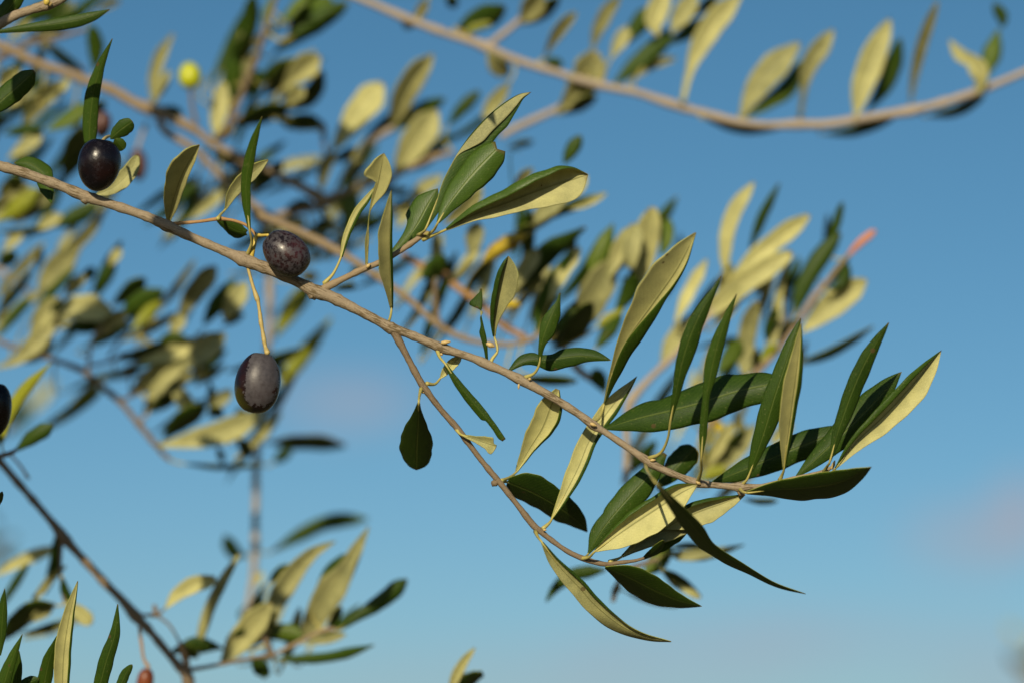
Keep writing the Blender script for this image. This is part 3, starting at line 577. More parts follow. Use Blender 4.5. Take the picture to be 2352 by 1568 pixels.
# ---- A: the top right branch
A = branch('olive_branch', 'i', 180, -20, 1.225, 'blurred tan branch sagging across the top right sky, leaves standing up along it')
btube('stem', A, M_BARK_G, 'i', [(100,-60,26),(330,30,28),(560,130,34),(800,220,30),(1000,285,34),(1080,315,46),(1160,350,32),(1300,410,32),(1560,490,30),(1700,535,32),(1900,585,32),(2100,625,30),(2250,675,34),
  ('j',0,705,40),('j',100,735,32),('j',250,775,32),('j',430,820,32),('j',640,842,28),('j',830,835,42),('j',900,838,36),('j',1050,832,36),('j',1300,792,34),('j',1500,760,36),('j',1570,750,44),('j',1650,730,34),('j',1800,692,33),('j',2050,610,32),('j',2200,550,28),('j',2420,455,26)], 1.225, n=90)
btube('twig', A, M_BARK_G, 'i', [(1090,310,28),(1180,240,26),(1290,150,24),(1380,40,18)], 1.225)
btube('twig', A, M_BARK_G, 'i', [(1180,920,26),(1260,870,30),(1400,805,30),(1550,735,26),(1700,640,22),(1850,580,20)], 1.24)
many(A, 1.225, [
 ('j','l',(60,680,95,520,150,360,235,200,330,80,450,-30),[(0,14),(.25,26),(.45,58),(.65,76),(.85,62),(1,10)]),
 ('j','l',(440,800,560,600,690,450,845,290),[(0,10),(.25,62),(.5,100),(.75,92),(1,12)],[(0,10),(.25,48),(.5,70),(.75,66),(1,10)]),
 ('j','g',(445,815,640,690,770,590,870,400),62,52,{'z':6}),
 ('j','l',(845,800,868,640,905,450,1070,200),[(0,14),(.25,18),(.5,48),(.7,62),(.88,44),(1,6)]),
 ('j','l',(1215,800,1265,580,1350,350,1455,120),82,84),
 ('j','u',(1290,760,1410,590,1480,420,1520,250),62,55,{'z':8}),
 ('j','d',(1585,720,1615,500,1680,250,1775,0),36,38),
 ('j','l',(2035,640,2060,520,2010,420,1920,370,1850,270),[(0,12),(.2,42),(.4,62),(.55,44),(.8,36),(1,4)]),
 ('j','g',(2095,530,2120,400,2180,200),[(0,8),(.5,58),(1,8)],[(0,8),(.5,66),(1,8)]),
 ('j','u',(2205,190,2205,110,2145,20),44,36),
 ('j','k',(990,900,1200,885,1480,795),36,34,{'z':10}), ('j','k',(1690,785,1900,745,2090,640),36,36,{'z':10}), ('j','k',(180,790,450,870,760,850),26,30,{'z':8}),
 ('i','l',(1560,765,1690,610,1770,480,1810,340),[(0,8),(.3,60),(.6,92),(.85,90),(1,24)],[(0,8),(.3,60),(.6,108),(.85,96),(1,24)]),
 ('i','k',(1590,770,1700,715,1830,640),46,40,{'z':8}),
 ('i','l',(1790,350,1825,220,1895,80,1985,-30),46,48), ('i','l',(1910,410,1975,290,2050,170),46,46),
 ('i','u',(2030,300,2100,180,2195,40),62,58), ('i','u',(1915,590,2050,465,2200,330,2330,190),58,62), ('i','d',(2050,545,2190,440,2360,390),30,32),
 ('i','u',(2120,470,2230,330,2340,240),40,46),
 ('i','l',(2235,250,2215,130,2290,-60),[(0,6),(.3,58),(.6,72),(1,40)],[(0,6),(.3,58),(.6,70),(1,40)],{'z':-4}), ('j','l',(-20,230,40,120,150,-40),66,66), ('j','g',(-40,300,60,240,210,130),48,44,{'z':6}), ('j','k',(120,120,210,40,290,-30),34),
 ('i','d',(1465,400,1530,275,1600,175,1690,80),42,40), ('i','u',(1465,400,1540,420,1600,440),34,36,{'tau':30}),
 ('i','u',(875,195,1020,130,1140,85,1215,40),74,80,{'tau':34}), ('i','o',(930,230,1040,170,1120,160),30,34),
 ('i','d',(1310,155,1385,60,1450,-40),74,80), ('i','k',(1330,165,1450,80,1580,-20),50,56,{'z':6}), ('i','k',(815,-30,850,10,885,45),42,38),
 ('i','d',(600,155,640,80,690,-10),34,38), ('i','d',(1090,350,1160,440,1235,510),60,64), ('i','l',(1245,545,1165,650,1060,800),56,48),
 ('i','d',(510,140,560,160,590,190),40,44), ('i','y',(880,190,930,225,1000,245),16,18)])
# ---- B: the thick twig across the upper left, running down behind the branch in focus
B = branch('olive_branch', 'a', -20, 310, 1.224, 'blurred orange-tan branch in the upper left that forks behind the sharp branch')
btube('stem', B, M_BARK_T, 'a', [(-60,285,36),(100,350,37),(250,425,36),(450,490,36),(600,550,38),(760,610,38),(900,690,40),(1010,735,50),(1130,785,40),(1240,835,38),(1330,885,34)], 1.224, n=60)
btube('twig', B, M_BARK_T, 'a', [(1060,810,28),(1130,895,30),(1300,1000,28),(1420,1120,28),(1550,1250,28),(1700,1375,28),(1800,1440,26),('p',560,1500,24)], 1.224, n=50)
btube('twig', B, M_BARK_T, 'a', [(1330,885,30),(1420,960,28),(1550,1030,30),(1700,1080,28),(1850,1165,30),('p',560,1195,32),('p',700,1265,36),('p',825,1340,48),('p',870,1375,36)], 1.224, n=50)
btube('twig', B, M_BARK_D, 'a', [(190,260,22),(320,300,24),(450,390,24),(560,480,22)], 1.256)
btube('twig', B, M_BARK_D, 'a', [(-20,400,28),(100,340,24),(220,280,20),(400,250,20),(570,200,16)], 1.225)
many(B, 1.224, [
 ('a','d',(1030,690,1035,520,1085,360,1165,230),[(0,14),(.3,34),(.6,40),(1,8)],{'z':20,'tau':24}), ('a','l',(1055,670,1090,570,1140,470),36,36),
 ('a','d',(140,880,230,740,320,640,410,545),62,56), ('a','l',(310,700,390,610,475,510),34,42),
 ('a','g',(300,880,430,820,560,740,640,700),58,54), ('a','u',(20,900,140,880,290,860),44,40), ('a','k',(560,790,640,740,710,680),40,40),
 ('a','u',(632,490,645,330,615,165),54,52,{'tau':26}), ('a','k',(420,1210,500,1010,580,850),78,72,{'z':6}),
 ('a','k',(300,290,430,400,560,480),36,30), ('a','u',(90,170,250,90,470,10),56,60,{'tau':26}), ('a','l',(80,260,150,180,210,140),34,38), ('a','d',(640,80,720,30,810,0),34,30,{'z':60}), ('a','u',(230,200,380,150,540,60),44,50,{'tau':36}),
 ('a','l',(40,1075,150,990,230,930,292,880),46,50), ('a','k',(-20,560,60,500,150,470),46,40), ('a','d',(-20,600,60,540,140,470),46,40),
 ('a','u',(1090,715,1160,745,1230,770),34,34,{'tau':20}),
 ('c','k',(-20,450,60,410,160,370),56,50), ('c','l',(-20,540,80,440,200,395),46,50), ('c','o',(-20,655,110,560,255,425),58,60), ('c','l',(80,665,190,565,335,440),66,74,{'z':14}),
 ('c','u',(310,690,450,640,665,535),58,60,{'z':10}), ('c','k',(-20,715,180,720,370,680),30,26), ('c','l',(440,620,540,570,660,500),34,38,{'z':16}), ('c','l',(20,860,70,790,150,710),38,42), ('c','k',(-20,950,50,900,115,860),46,50),('c','d',(-20,860,30,880,120,880),30,34), ('c','l',(250,700,330,650,420,600),44,40)], zj=4)
thicket(B, 1.224, [(-20,20,190,330,16,20,75),(0,330,230,560,12,30,75),(190,380,330,470,3,20,70),(380,420,640,560,10,20,70)], 11)
# ---- I: the leafy shoot at the top
I = branch('olive_branch', 'p', 60, 940, 1.24, 'dark bushy shoot at the top left, its leaves fanning up past the frame')
btube('stem', I, M_BARK_D, 'p', [(60,950,26),(170,880,26),(250,700,24),(330,500,24),(390,360,22),(430,220,22),(470,100,18),(520,-40,16)], 1.24, n=40)
btube('twig', I, M_BARK_D, 'p', [(120,980,26),(220,1040,30),(330,1120,28),(420,1180,22)], 1.24)
btube('twig', I, M_BARK_D, 'p', [(230,800,22),(450,770,24),(650,800,20),(820,830,18),(835,960,14)], 1.24)
many(I, 1.24, [
 ('p','u',(235,780,215,620,240,450,315,310),[(0,10),(.4,62),(.7,64),(1,6)],{'tau':22}), ('p','u',(315,350,335,180,360,-40),58,52,{'tau':30}), ('p','k',(240,520,290,330,350,200),50,48),
 ('p','l',(100,920,125,760,165,545),58,58), ('p','y',(130,950,175,890,225,830),44,42), ('p','g',(540,160,640,60,730,-40),40,42), ('p','g',(700,150,790,70,880,-20),66,74),
 ('p','u',(470,380,640,240,810,120,1000,15),64,76,{'tau':30}), ('p','u',(600,260,760,140,900,60),42,46,{'tau':6}), ('p','k',(590,240,680,120,740,30),52,44), ('p','g',(425,225,445,90,500,-30),26,26), ('p','y',(420,220,440,195,470,175),24,24),
 ('p','l',(295,520,335,430,400,345),44,44), ('p','k',(420,650,540,530,710,390),72,74), ('p','k',(450,560,540,470,640,400),50,50), ('p','l',(560,585,660,490,800,375),[(0,10),(.4,70),(.7,86),(1,20)],{'z':-6}), ('p','k',(590,740,740,640,830,470),56,62,{'z':8}), ('p','l',(550,720,630,650,700,590),54,58,{'z':-6}),
 ('p','u',(290,660,340,570,420,480),58,58,{'tau':8}), ('p','k',(230,840,430,760,620,720),58,66), ('p','k',(500,800,650,840,830,835),34,36), ('p','l',(600,865,700,855,820,855),18,22), ('p','k',(80,1030,180,1060,300,1090),52,52), ('p','k',(140,1130,200,1240,250,1330),44,42), ('p','k',(340,1315,440,1200,560,1085),46,48), ('p','k',(360,1180,470,1150,560,1100),40,40),
 ('p','k',(330,1400,400,1460,480,1490),48,44), ('p','l',(440,1550,560,1520,720,1480),48,50), ('p','l',(500,1600,620,1590,740,1560),34,34), ('p','k',(560,1420,640,1380,750,1350),30,30), ('p','k',(740,1560,800,1520,880,1480),34,34)], zj=8)
thicket(I, 1.24, [(520,20,700,290,13,30,75),(540,330,700,470,7,10,60)], 12)
# ---- P: leaves in the upper middle
Pm = branch('olive_branch', 'p', 430, 1475, 1.24, 'blurred twig in the upper middle with broad bright leaves behind the torn leaf')
btube('stem', Pm, M_BARK_T, 'p', [(420,1490,24),(520,1450,30),(650,1418,30),(800,1380,36),(860,1340,44),(1000,1282,26),(1150,1225,24),(1300,1185,24),(1420,1120,22),(1560,1060,24),(1700,1020,22)], 1.24, n=44)
btube('twig', Pm, M_BARK_G, 'p', [(1060,1060,20),(1150,950,28),(1220,900,30),(1300,860,20)], 1.24)
btube('twig', Pm, M_BARK_D, 'p', [(1030,1260,14),(1050,1120,14),(1090,1020,16)], 1.272)
btube('twig', Pm, M_BARK_D, 'p', [(810,830,20),(830,920,18),(840,1010,14)], 1.272)
many(Pm, 1.24, [
 ('p','l',(885,1020,1000,850,1110,700,1225,560),[(0,8),(.3,60),(.6,88),(.85,82),(1,20)]), ('p','l',(1285,880,1350,690,1440,520,1565,365),[(0,8),(.3,66),(.6,76),(.85,54),(1,8)]), ('p','u',(1290,890,1450,765,1650,660),52,50,{'tau':24,'z':6}),
 ('p','d',(1300,1180,1420,990,1510,860,1590,740),[(0,8),(.3,72),(.6,98),(.85,78),(1,12)],{'tau':16}), ('p','k',(1400,1150,1510,1080,1640,950),42,40,{'z':6}), ('p','u',(1650,870,1750,740,1880,610),42,44),
 ('p','l',(815,1300,830,1150,900,1010),40,42), ('p','k',(880,1090,960,1050,1050,990),32,34), ('p','k',(800,880,770,800,600,790),26), ('p','g',(995,1580,1005,1430,1030,1295),56,62,{'tau':-4}), ('p','u',(970,1560,1000,1420,1060,1300),40,40,{'z':8}),
 ('p','l',(1390,1390,1480,1280,1640,1180),46,46), ('p','l',(1320,1540,1370,1450,1440,1380),40,42), ('p','k',(1200,1300,1300,1290,1400,1270),26,24), ('p','u',(1550,1010,1620,960,1700,900),36,40,{'tau':20}), ('p','k',(2050,1000,2140,970,2240,950),24,26), ('p','k',(2000,870,1850,1020,1700,1090),30,24,{'z':20})], zj=6)
thicket(Pm, 1.24, [(720,280,1100,470,8,25,75),(640,470,960,620,9,10,70)], 13)
# ---- C: twigs and leaves in the middle right
Cc = branch('olive_branch', 'd', 100, -40, 1.168, 'bushy blurred branch with upright pale and dark leaves behind the longest sharp leaf')
btube('stem', Cc, M_BARK_T, 'd', [(60,-70,30),(330,45,32),(560,160,32),(750,275,28),(960,420,28),(1090,520,26),(1200,620,26),(1330,712,24),(1500,778,22),(1700,802,22),(1850,780,22),(1960,720,18)], 1.168, n=60)
btube('twig', Cc, M_BARK_R, 'd', [(1020,195,26),(1180,290,32),(1290,330,40),(1380,410,32),(1550,530,32),(1640,620,28),(1730,690,30),(1850,760,26)], 1.184, n=34)
btube('twig', Cc, M_BARK_D, 'd', [(1240,370,18),(1245,500,20),(1265,640,22),(1330,710,20)], 1.168)
btube('twig', Cc, M_BARK_T, 'e', [(930,820,16),(1010,950,28),(1100,1020,30),(1190,1060,26)], 1.176)
many(Cc, 1.168, [
 ('k','u',(100,980,200,820,320,690,450,600,575,520),[(0,10),(.3,62),(.55,70),(.8,40),(1,8)],{'tau':34}), ('k','l',(95,940,160,810,260,670),[(0,10),(.4,52),(.75,54),(1,14)],{'tau':6,'z':-4}),
 ('k','u',(240,1250,305,1020,390,830,490,660),[(0,10),(.3,58),(.6,56),(1,6)],{'tau':22}), ('k','l',(330,1020,420,830,540,660),[(0,8),(.4,40),(.75,42),(1,10)],{'z':-5,'tau':2}), ('k','g',(585,880,670,690,760,495),[(0,10),(.4,62),(.7,50),(1,4)],[(0,10),(.4,66),(.7,54),(1,4)],{'tau':0}),
 ('k','d',(515,1250,620,1000,760,740),[(0,10),(.3,84),(.6,102),(.85,78),(1,30)],{'tau':24}), ('k','l',(730,860,790,690,850,520),48,52), ('k','l',(880,800,880,650,910,495),[(0,20),(.4,62),(.75,66),(1,20)],{'tau':-12}), ('k','l',(720,900,800,760,880,560),40,44,{'tau':0,'z':8}),
 ('k','d',(920,950,975,700,1030,385),[(0,10),(.3,70),(.6,80),(.85,70),(1,20)],[(0,10),(.3,60),(.6,72),(.85,62),(1,20)],{'tau':20}), ('k','g',(1080,720,1120,600,1130,455),46,44,{'z':6}), ('k','k',(330,1370,470,1240,620,1020),70,76), ('k','k',(520,1000,440,1160,330,1300),66,60,{'z':6}), ('k','u',(760,1100,850,980,910,830),56,58,{'tau':26}),
 ('k','u',(640,1340,720,1230,820,1110),44,46,{'tau':0}), ('k','u',(370,1240,440,1140,540,1060),46,46,{'tau':4}), ('k','k',(820,850,870,900,900,790),36,34,{'z':10}), ('k','y',(20,1060,70,1030,130,1040),26,26), ('k','y',(650,1190,720,1130,800,1090),26,26), ('k','o',(640,1200,700,1160,840,1060),30,30),
 ('k','u',(110,540,70,40,150,30),4,4), ('i','u',(1600,1110,1655,1010,1720,910),46,46,{'tau':6}), ('i','d',(1270,1260,1330,1190,1400,1130),34,36,{'z':10}),
 ('b','l',(1300,1170,1420,1080,1560,940),[(0,8),(.4,50),(.8,40),(1,8)],{'z':20}), ('b','d',(1470,1400,1500,1290,1530,1150),60,58,{'tau':14,'z':10}), ('b','l',(1390,1180,1470,1080,1550,900),46,50,{'z':24}),
 ('b','y',(1550,1440,1680,1330,1850,1240),[(0,6),(.4,50),(.7,52),(1,14)],{'tau':4}), ('b','k',(1720,1290,1800,1240,1900,1180),34,30,{'z':6}), ('b','l',(1850,1210,1960,1090,2140,960),54,58,{'tau':4}), ('b','k',(1980,1150,2120,1070,2360,970),36,34,{'z':6}), ('b','l',(2130,1075,2250,1040,2400,960),26,22), ('b','d',(2080,1000,2180,930,2260,840),50,50,{'z':8,'tau':20}),
 ('b','l',(1860,1250,1960,1150,2060,1100),30,30), ('e','u',(1215,1135,1180,1050,1130,960),54,50,{'tau':20}), ('e','k',(690,1010,850,1035,1030,1045),30,34), ('k','k',(110,1530,300,1545,500,1560),30,30), ('d','y',(1730,560,1770,530,1805,515),24,24), ('d','k',(1140,360,1230,290,1320,210),60,66,{'tau':30}), ('d','k',(540,440,620,420,720,415),26,24), ('d','u',(880,310,760,310,660,300),20,16,{'tau':30})], zj=6)
thicket(Cc, 1.17, [(960,560,1330,800,12,40,85),(1180,480,1560,720,10,45,85),(880,590,1100,700,5,10,60)], 14)
# ---- Q: the right hand shoot behind the branch tip
Q = branch('olive_branch', 'e', 1350, 1560, 1.184, 'blurred upright shoot on the right, long bright yellow-green leaves above the sharp dark leaf')
btube('stem', Q, M_BARK_G, 'e', [('g',845,390,26),('g',850,200,27),('g',850,20,27),(1365,1290,28),(1375,1190,40),(1470,1070,28),(1590,950,26),(1720,830,24),(1880,640,22),(2000,470,20)], 1.184, n=50)
btube('twig', Q, M_BARK_T, 'f', [(340,1400,22),(560,1180,22),(740,960,30),(860,840,24),(960,700,22),(1080,520,28),(1130,450,26),(1230,330,16),(1330,200,14)], 1.184, n=40)
btube('twig', Q, M_BARK_D, 'f', [(870,800,22),(890,720,26),(920,600,24),(940,450,20)], 1.225)
many(Q, 1.184, [
 ('k','l',(1530,880,1510,700,1555,450,1705,215),[(0,10),(.3,40),(.6,50),(.85,38),(1,6)]), ('k','k',(1680,660,1760,450,1875,225),[(0,8),(.4,32),(.7,28),(1,5)],{'tau':30}), ('k','l',(1560,860,1750,690,1900,570,2075,440),[(0,12),(.3,56),(.6,60),(.85,50),(1,14)],{'tau':8}),
 ('k','l',(1320,1170,1550,960,1780,800,1960,690),[(0,12),(.3,66),(.6,70),(.85,60),(1,24)],{'z':-6}), ('k','l',(1085,1430,1165,1290,1300,1110),[(0,10),(.3,52),(.6,62),(1,20)]), ('k','l',(1180,1150,1270,950,1390,735),[(0,10),(.4,40),(.7,40),(1,6)]), ('k','l',(1420,1200,1540,1060,1620,920),40,46), ('k','d',(1460,960,1520,850,1560,760),40,40),
 ('k','u',(1975,1120,2040,910,2160,710,2285,560),[(0,10),(.3,54),(.6,60),(.85,48),(1,10)],{'tau':0}), ('k','u',(2210,680,2250,520,2300,345),28,30,{'tau':14}), ('k','l',(2025,1225,2180,1080,2330,960,2460,872),[(0,8),(.3,66),(.6,86),(.85,66),(1,10)],{'tau':2}),
 ('f','u',(1140,460,1240,330,1340,205),30,32,{'tau':8}), ('f','u',(1190,440,1290,380,1330,260),34,40,{'tau':4}), ('f','r',(1325,215,1400,130,1515,35),[(0,10),(.4,22),(.8,24),(1,8)]), ('f','d',(800,880,850,650,880,400,960,190),[(0,10),(.3,32),(.6,28),(1,6)],{'tau':16}), ('f','u',(780,800,800,680,860,560),34,34,{'tau':26}),
 ('f','k',(1000,925,1180,870,1350,780,1500,680),[(0,10),(.3,30),(.7,26),(1,4)]), ('f','k',(850,760,930,690,1010,640),36,36), ('f','d',(640,1000,650,750,715,515),[(0,30),(.3,58),(.6,58),(.85,48),(1,16)],{'tau':18}), ('f','g',(440,1010,530,890,610,770),56,62,{'tau':2}), ('f','o',(730,960,790,860,850,800),40,40), ('f','k',(690,1000,710,900,720,820),30,28), ('f','k',(300,830,450,790,620,760),22,22,{'z':30}),
 ('f','l',(690,470,760,400,830,300),30,30), ('f','y',(370,1280,440,1330,500,1395),32,36), ('g','l',(1395,290,1460,150,1560,-20),46,50), ('g','k',(1460,270,1540,160,1650,20),40,42), ('g','l',(1515,300,1610,170,1720,-10),[(0,8),(.3,34),(.6,44),(1,8)]), ('g','o',(1330,370,1420,330,1540,290),46,44), ('g','k',(1050,420,1000,250,920,170),40,40,{'z':10}), ('g','u',(870,330,960,210,1050,100),36,40,{'tau':24}),
 ('f','l',(800,1480,870,1400,960,1330),40,46,{'z':10}), ('g','l',(1340,160,1400,80,1440,20),36,30), ('f','d',(560,1250,610,1350,640,1450),30,30,{'z':14})], zj=5)
thicket(Q, 1.19, [(1560,560,1900,900,9,50,90),(1420,1000,1720,1130,7,40,85),(1500,880,1760,1000,5,40,85)], 15)
# ---- L: the left middle spray
Lb = branch('olive_branch', 'l', -20, 605, 1.208, 'thin blurred dark branch at the left arching down towards the long-stalked hanging olive')
btube('stem', Lb, M_BARK_D, 'l', [(-60,590,18),(130,665,19),(330,725,19),(450,765,20),(560,810,27),(650,885,20),(800,1010,27),(850,1065,20),(920,1150,24),(1040,1300,20),(1100,1370,18),(1140,1405,20)], 1.208, n=50)
btube('twig', Lb, M_BARK_G, 'l', [(590,810,16),(600,710,15),(625,590,14),(700,520,10)], 1.208); btube('twig', Lb, M_BARK_D, 'l', [(590,780,14),(750,740,13),(830,690,10)], 1.208); btube('twig', Lb, M_BARK_D, 'l', [(800,1005,14),(880,980,13),(960,930,10)], 1.208)
btube('twig', Lb, M_BARK_D, 'l', [(730,720,12),(800,610,14),(880,540,10)], 1.224); btube('twig', Lb, M_BARK_G, 'l', [(-40,110,30),(60,180,24),(200,290,22),(270,360,16)], 1.32); btube('twig', Lb, M_BARK_D, 'l', [(880,980,10),(870,860,8),(860,780,8)], 1.224); btube('twig', Lb, M_BARK_T, 'l', [(930,1160,14),(1000,1090,10)], 1.208)
many(Lb, 1.208, [
 ('l','d',(255,290,350,150,440,60,535,-30),[(0,10),(.3,62),(.6,76),(1,20)],{'z':30,'tau':20}), ('l','k',(240,140,265,60,280,-20),24,24,{'z':40}), ('l','u',(650,330,700,190,770,70),50,50,{'tau':24}), ('l','l',(735,110,770,50,810,-10),34,34), ('l','l',(430,310,510,225,580,170),42,44), ('l','u',(540,220,590,170,640,120),38,36,{'z':6,'tau':16}),
 ('l','u',(-20,590,90,440,210,325),34,38,{'tau':4}), ('l','l',(400,400,540,395,650,400,755,415),[(0,30),(.3,86),(.7,84),(1,12)],[(0,30),(.3,72),(.7,80),(1,12)],{'tau':-14,'z':-6}), ('l','u',(400,520,550,520,700,500),40,42,{'tau':14}), ('l','d',(190,610,290,440,400,320),62,70,{'tau':16}), ('l','k',(370,500,390,400,420,330),44,40,{'z':-3}),
 ('l','l',(-10,785,110,735,210,650,370,490),[(0,10),(.3,36),(.6,62),(1,12)],{'tau':6}), ('l','o',(100,760,230,700,360,600),36,52,{'z':4,'tau':0}), ('l','k',(740,380,860,290,980,190),58,54), ('l','u',(810,450,950,355,1100,270),[(0,10),(.4,72),(.75,64),(1,10)],{'tau':30}), ('l','o',(880,545,980,440,1080,340),42,40),
 ('l','l',(620,600,730,500,850,420),[(0,8),(.4,46),(.8,50),(1,14)]), ('l','l',(1205,460,1290,310,1450,110),[(0,14),(.3,54),(.65,66),(.9,44),(1,8)]), ('l','l',(1140,590,1180,510,1240,440),44,46), ('l','u',(1370,500,1460,360,1580,190),[(0,10),(.4,52),(.7,48),(1,6)],{'tau':20}), ('l','l',(1505,470,1570,350,1655,215),[(0,16),(.35,60),(.65,66),(1,12)],{'z':-4}), ('l','k',(1480,510,1550,480,1640,420),28,26,{'z':20}),
 ('l','k',(760,735,1000,680,1310,595),[(0,8),(.3,36),(.7,46),(1,8)]), ('l','l',(930,750,1150,690,1350,610),[(0,8),(.4,44),(.7,50),(1,14)],{'z':-3}), ('l','l',(1220,800,1350,690,1510,560),[(0,12),(.35,66),(.7,76),(1,16)],{'z':-6}), ('l','l',(1000,995,1120,850,1260,760),[(0,24),(.3,42),(.7,40),(1,10)],{'z':-6}), ('l','d',(870,975,1030,850,1210,750),66,72,{'tau':26}), ('l','d',(1000,1060,1120,930,1290,810),62,62,{'tau':26,'z':4}), ('l','k',(1000,1090,1100,1010,1200,960),42,50,{'z':4}),
 ('l','l',(1170,900,1230,1000,1310,1090),[(0,10),(.4,52),(.7,50),(1,10)],{'tau':10}), ('l','k',(1290,905,1390,850,1520,760),26,28,{'z':30}), ('l','l',(1280,840,1330,820,1390,850),40,40,{'tau':20}), ('l','k',(1085,1280,1210,1150,1390,1040),66,66), ('l','l',(1395,1090,1460,1020,1560,935),46,46), ('l','k',(1400,1130,1440,1080,1500,1110),36,40), ('l','k',(1400,870,1420,960,1400,1050),34,30,{'z':16}),
 ('l','l',(1075,1312,1280,1275,1530,1210,1790,1075),[(0,10),(.2,46),(.5,78),(.8,66),(1,6)],[(0,10),(.2,40),(.5,72),(.75,70),(1,6)],{'z':-5,'tau':-8}), ('l','k',(1590,1260,1640,1320,1665,1395),46,40), ('l','k',(1455,1310,1480,1370,1500,1420),26,24), ('l','k',(1220,1430,1480,1452,1780,1442),18,20), ('l','k',(1600,1050,1620,1100,1650,1130),40,40), ('l','k',(820,820,880,800,920,770),30,30,{'z':16}),
 ('l','d',(920,650,960,560,1040,440),34,34,{'z':30}), ('l','u',(1060,620,1130,590,1260,600),40,34,{'tau':20})], zj=5)
thicket(Lb, 1.215, [(0,560,330,800,14,25,80),(130,740,420,960,9,10,60),(330,820,620,1040,11,10,65),(380,640,560,800,3,45,80)], 16)
# ---- V: the upright grey twig behind the hanging olive
Vt = branch('olive_branch', 'l', 1800, 150, 1.272, 'pale grey twig hanging straight down behind the olive on the long stalk')
btube('stem', Vt, M_BARK_G, 'l', [(1800,80,30),(1810,250,32),(1812,430,30),(1800,620,28),(1785,800,26),(1765,1000,26),(1740,1200,27),(1722,1400,27),(1718,1560,28),('m',712,290,27),('m',708,480,27),('m',706,680,30),('m',695,830,26),('m',675,960,25),('m',655,1080,27),('m',640,1160,14)], 1.272, n=70)
many(Vt, 1.272, [
 ('l','u',(1810,1290,2000,1288,2150,1290,2320,1312),[(0,8),(.3,44),(.7,48),(1,10)],{'tau':66}), ('l','u',(1830,1430,1890,1380,1960,1320),40,40,{'tau':22}), ('l','o',(1885,890,2030,710,2130,580,2225,455),[(0,30),(.3,52),(.6,46),(1,8)],{'tau':14}), ('l','k',(1780,1180,1860,1020,1990,830),[(0,12),(.4,36),(1,10)]), ('l','o',(1850,580,1940,420,2080,240),[(0,10),(.4,54),(.75,60),(1,20)],{'tau':2}), ('l','y',(2000,190,2060,175,2140,190),36,40), ('l','k',(1850,740,1880,800,1910,860),34,30),
 ('m','u',(825,680,1000,575,1200,485,1465,462),[(0,8),(.3,42),(.65,48),(.9,30),(1,4)],{'tau':8}), ('m','u',(640,712,560,680,500,570),[(0,10),(.4,46),(.75,40),(1,4)],{'tau':40}), ('m','l',(700,920,725,870,760,820),26,26), ('m','k',(690,1050,640,1090,620,1150),40,36), ('l','k',(1560,160,1640,150,1720,130),10,10), ('l','k',(1790,330,1800,240,1820,160),26,22,{'z':10})], zj=4)
# ---- E: the lower left branch
E = branch('olive_branch', 'h', 0, 75, 1.136, 'half blurred dark brown branch slanting down the lower left corner, striped with sun')
btube('stem', E, M_BARK_D, 'h', [(-80,0,30),(0,80,30),(120,220,29),(250,370,28),(360,500,31),(425,585,46),(500,670,33),(620,800,31),(720,910,32),(820,1010,32),(900,1105,44),(1000,1210,31),(1100,1330,31),(1200,1450,34),(1255,1510,46),(1270,1600,40)], 1.136, n=80)
btube('twig', E, M_BARK_D, 'h', [(1250,1480,20),(1400,1455,16),(1600,1415,15),(1750,1390,16),(1850,1375,18)], 1.136); btube('twig', E, M_BARK_D, 'h', [(410,600,18),(405,780,13),(420,960,12),(440,1040,10)], 1.136)
btube('twig', E, M_BARK_D, 'h', [(900,1105,16),(980,1110,12),(1050,1108,22),(1080,1090,10),(1110,1062,8)], 1.136); btube('twig', E, M_BARK_D, 'h', [(1060,1115,11),(1140,1180,10),(1200,1280,10),(1215,1310,20)], 1.136); btube('twig', E, M_BARK_R, 'h', [(1208,1300,18),(1235,1370,30),(1255,1440,24),(1258,1480,16)], 1.136); btube('twig', E, M_BARK_D, 'h', [(1048,1110,16),(1040,1060,20),(1035,1040,10)], 1.136)
btube('twig', E, M_BARK_D, 'l', [(-20,1385,20),(60,1365,20),(110,1340,14)], 1.096); btube('twig', E, M_BARK_R, 'l', [(75,1375,10),(140,1450,10),(190,1530,14)], 1.136)
many(E, 1.136, [
 ('h','l',(440,1020,520,1080,615,1168),[(0,8),(.4,40),(.8,50),(1,16)],{'tau':10}), ('h','u',(420,850,440,950,500,1060),30,34,{'tau':30}), ('h','k',(20,1275,120,1150,250,1060,370,1040),[(0,10),(.3,60),(.6,62),(1,10)],{'z':10}), ('h','d',(170,1170,260,1110,360,1050),40,38,{'z':7}), ('h','d',(225,1010,330,880,440,780),[(0,16),(.5,26),(1,8)],{'z':10,'tau':38}), ('h','k',(140,1235,280,1205,420,1150),22,26,{'z':16}),
 ('h','l',(1110,1065,1200,970,1320,900,1450,870),[(0,6),(.3,46),(.6,56),(.85,40),(1,20)],[(0,6),(.3,36),(.6,50),(.85,46),(1,20)],{'tau':4}), ('l','o',(15,1290,55,1120,160,940,345,755),[(0,8),(.3,32),(.6,38),(.85,18),(1,3)],{'z':-20,'tau':4}), ('l','u',(105,1345,225,1250,358,1172),[(0,6),(.35,40),(.75,50),(1,14)],{'z':-25,'tau':10}), ('l','k',(-30,1310,30,1220,60,1180),30,30)], zj=4)
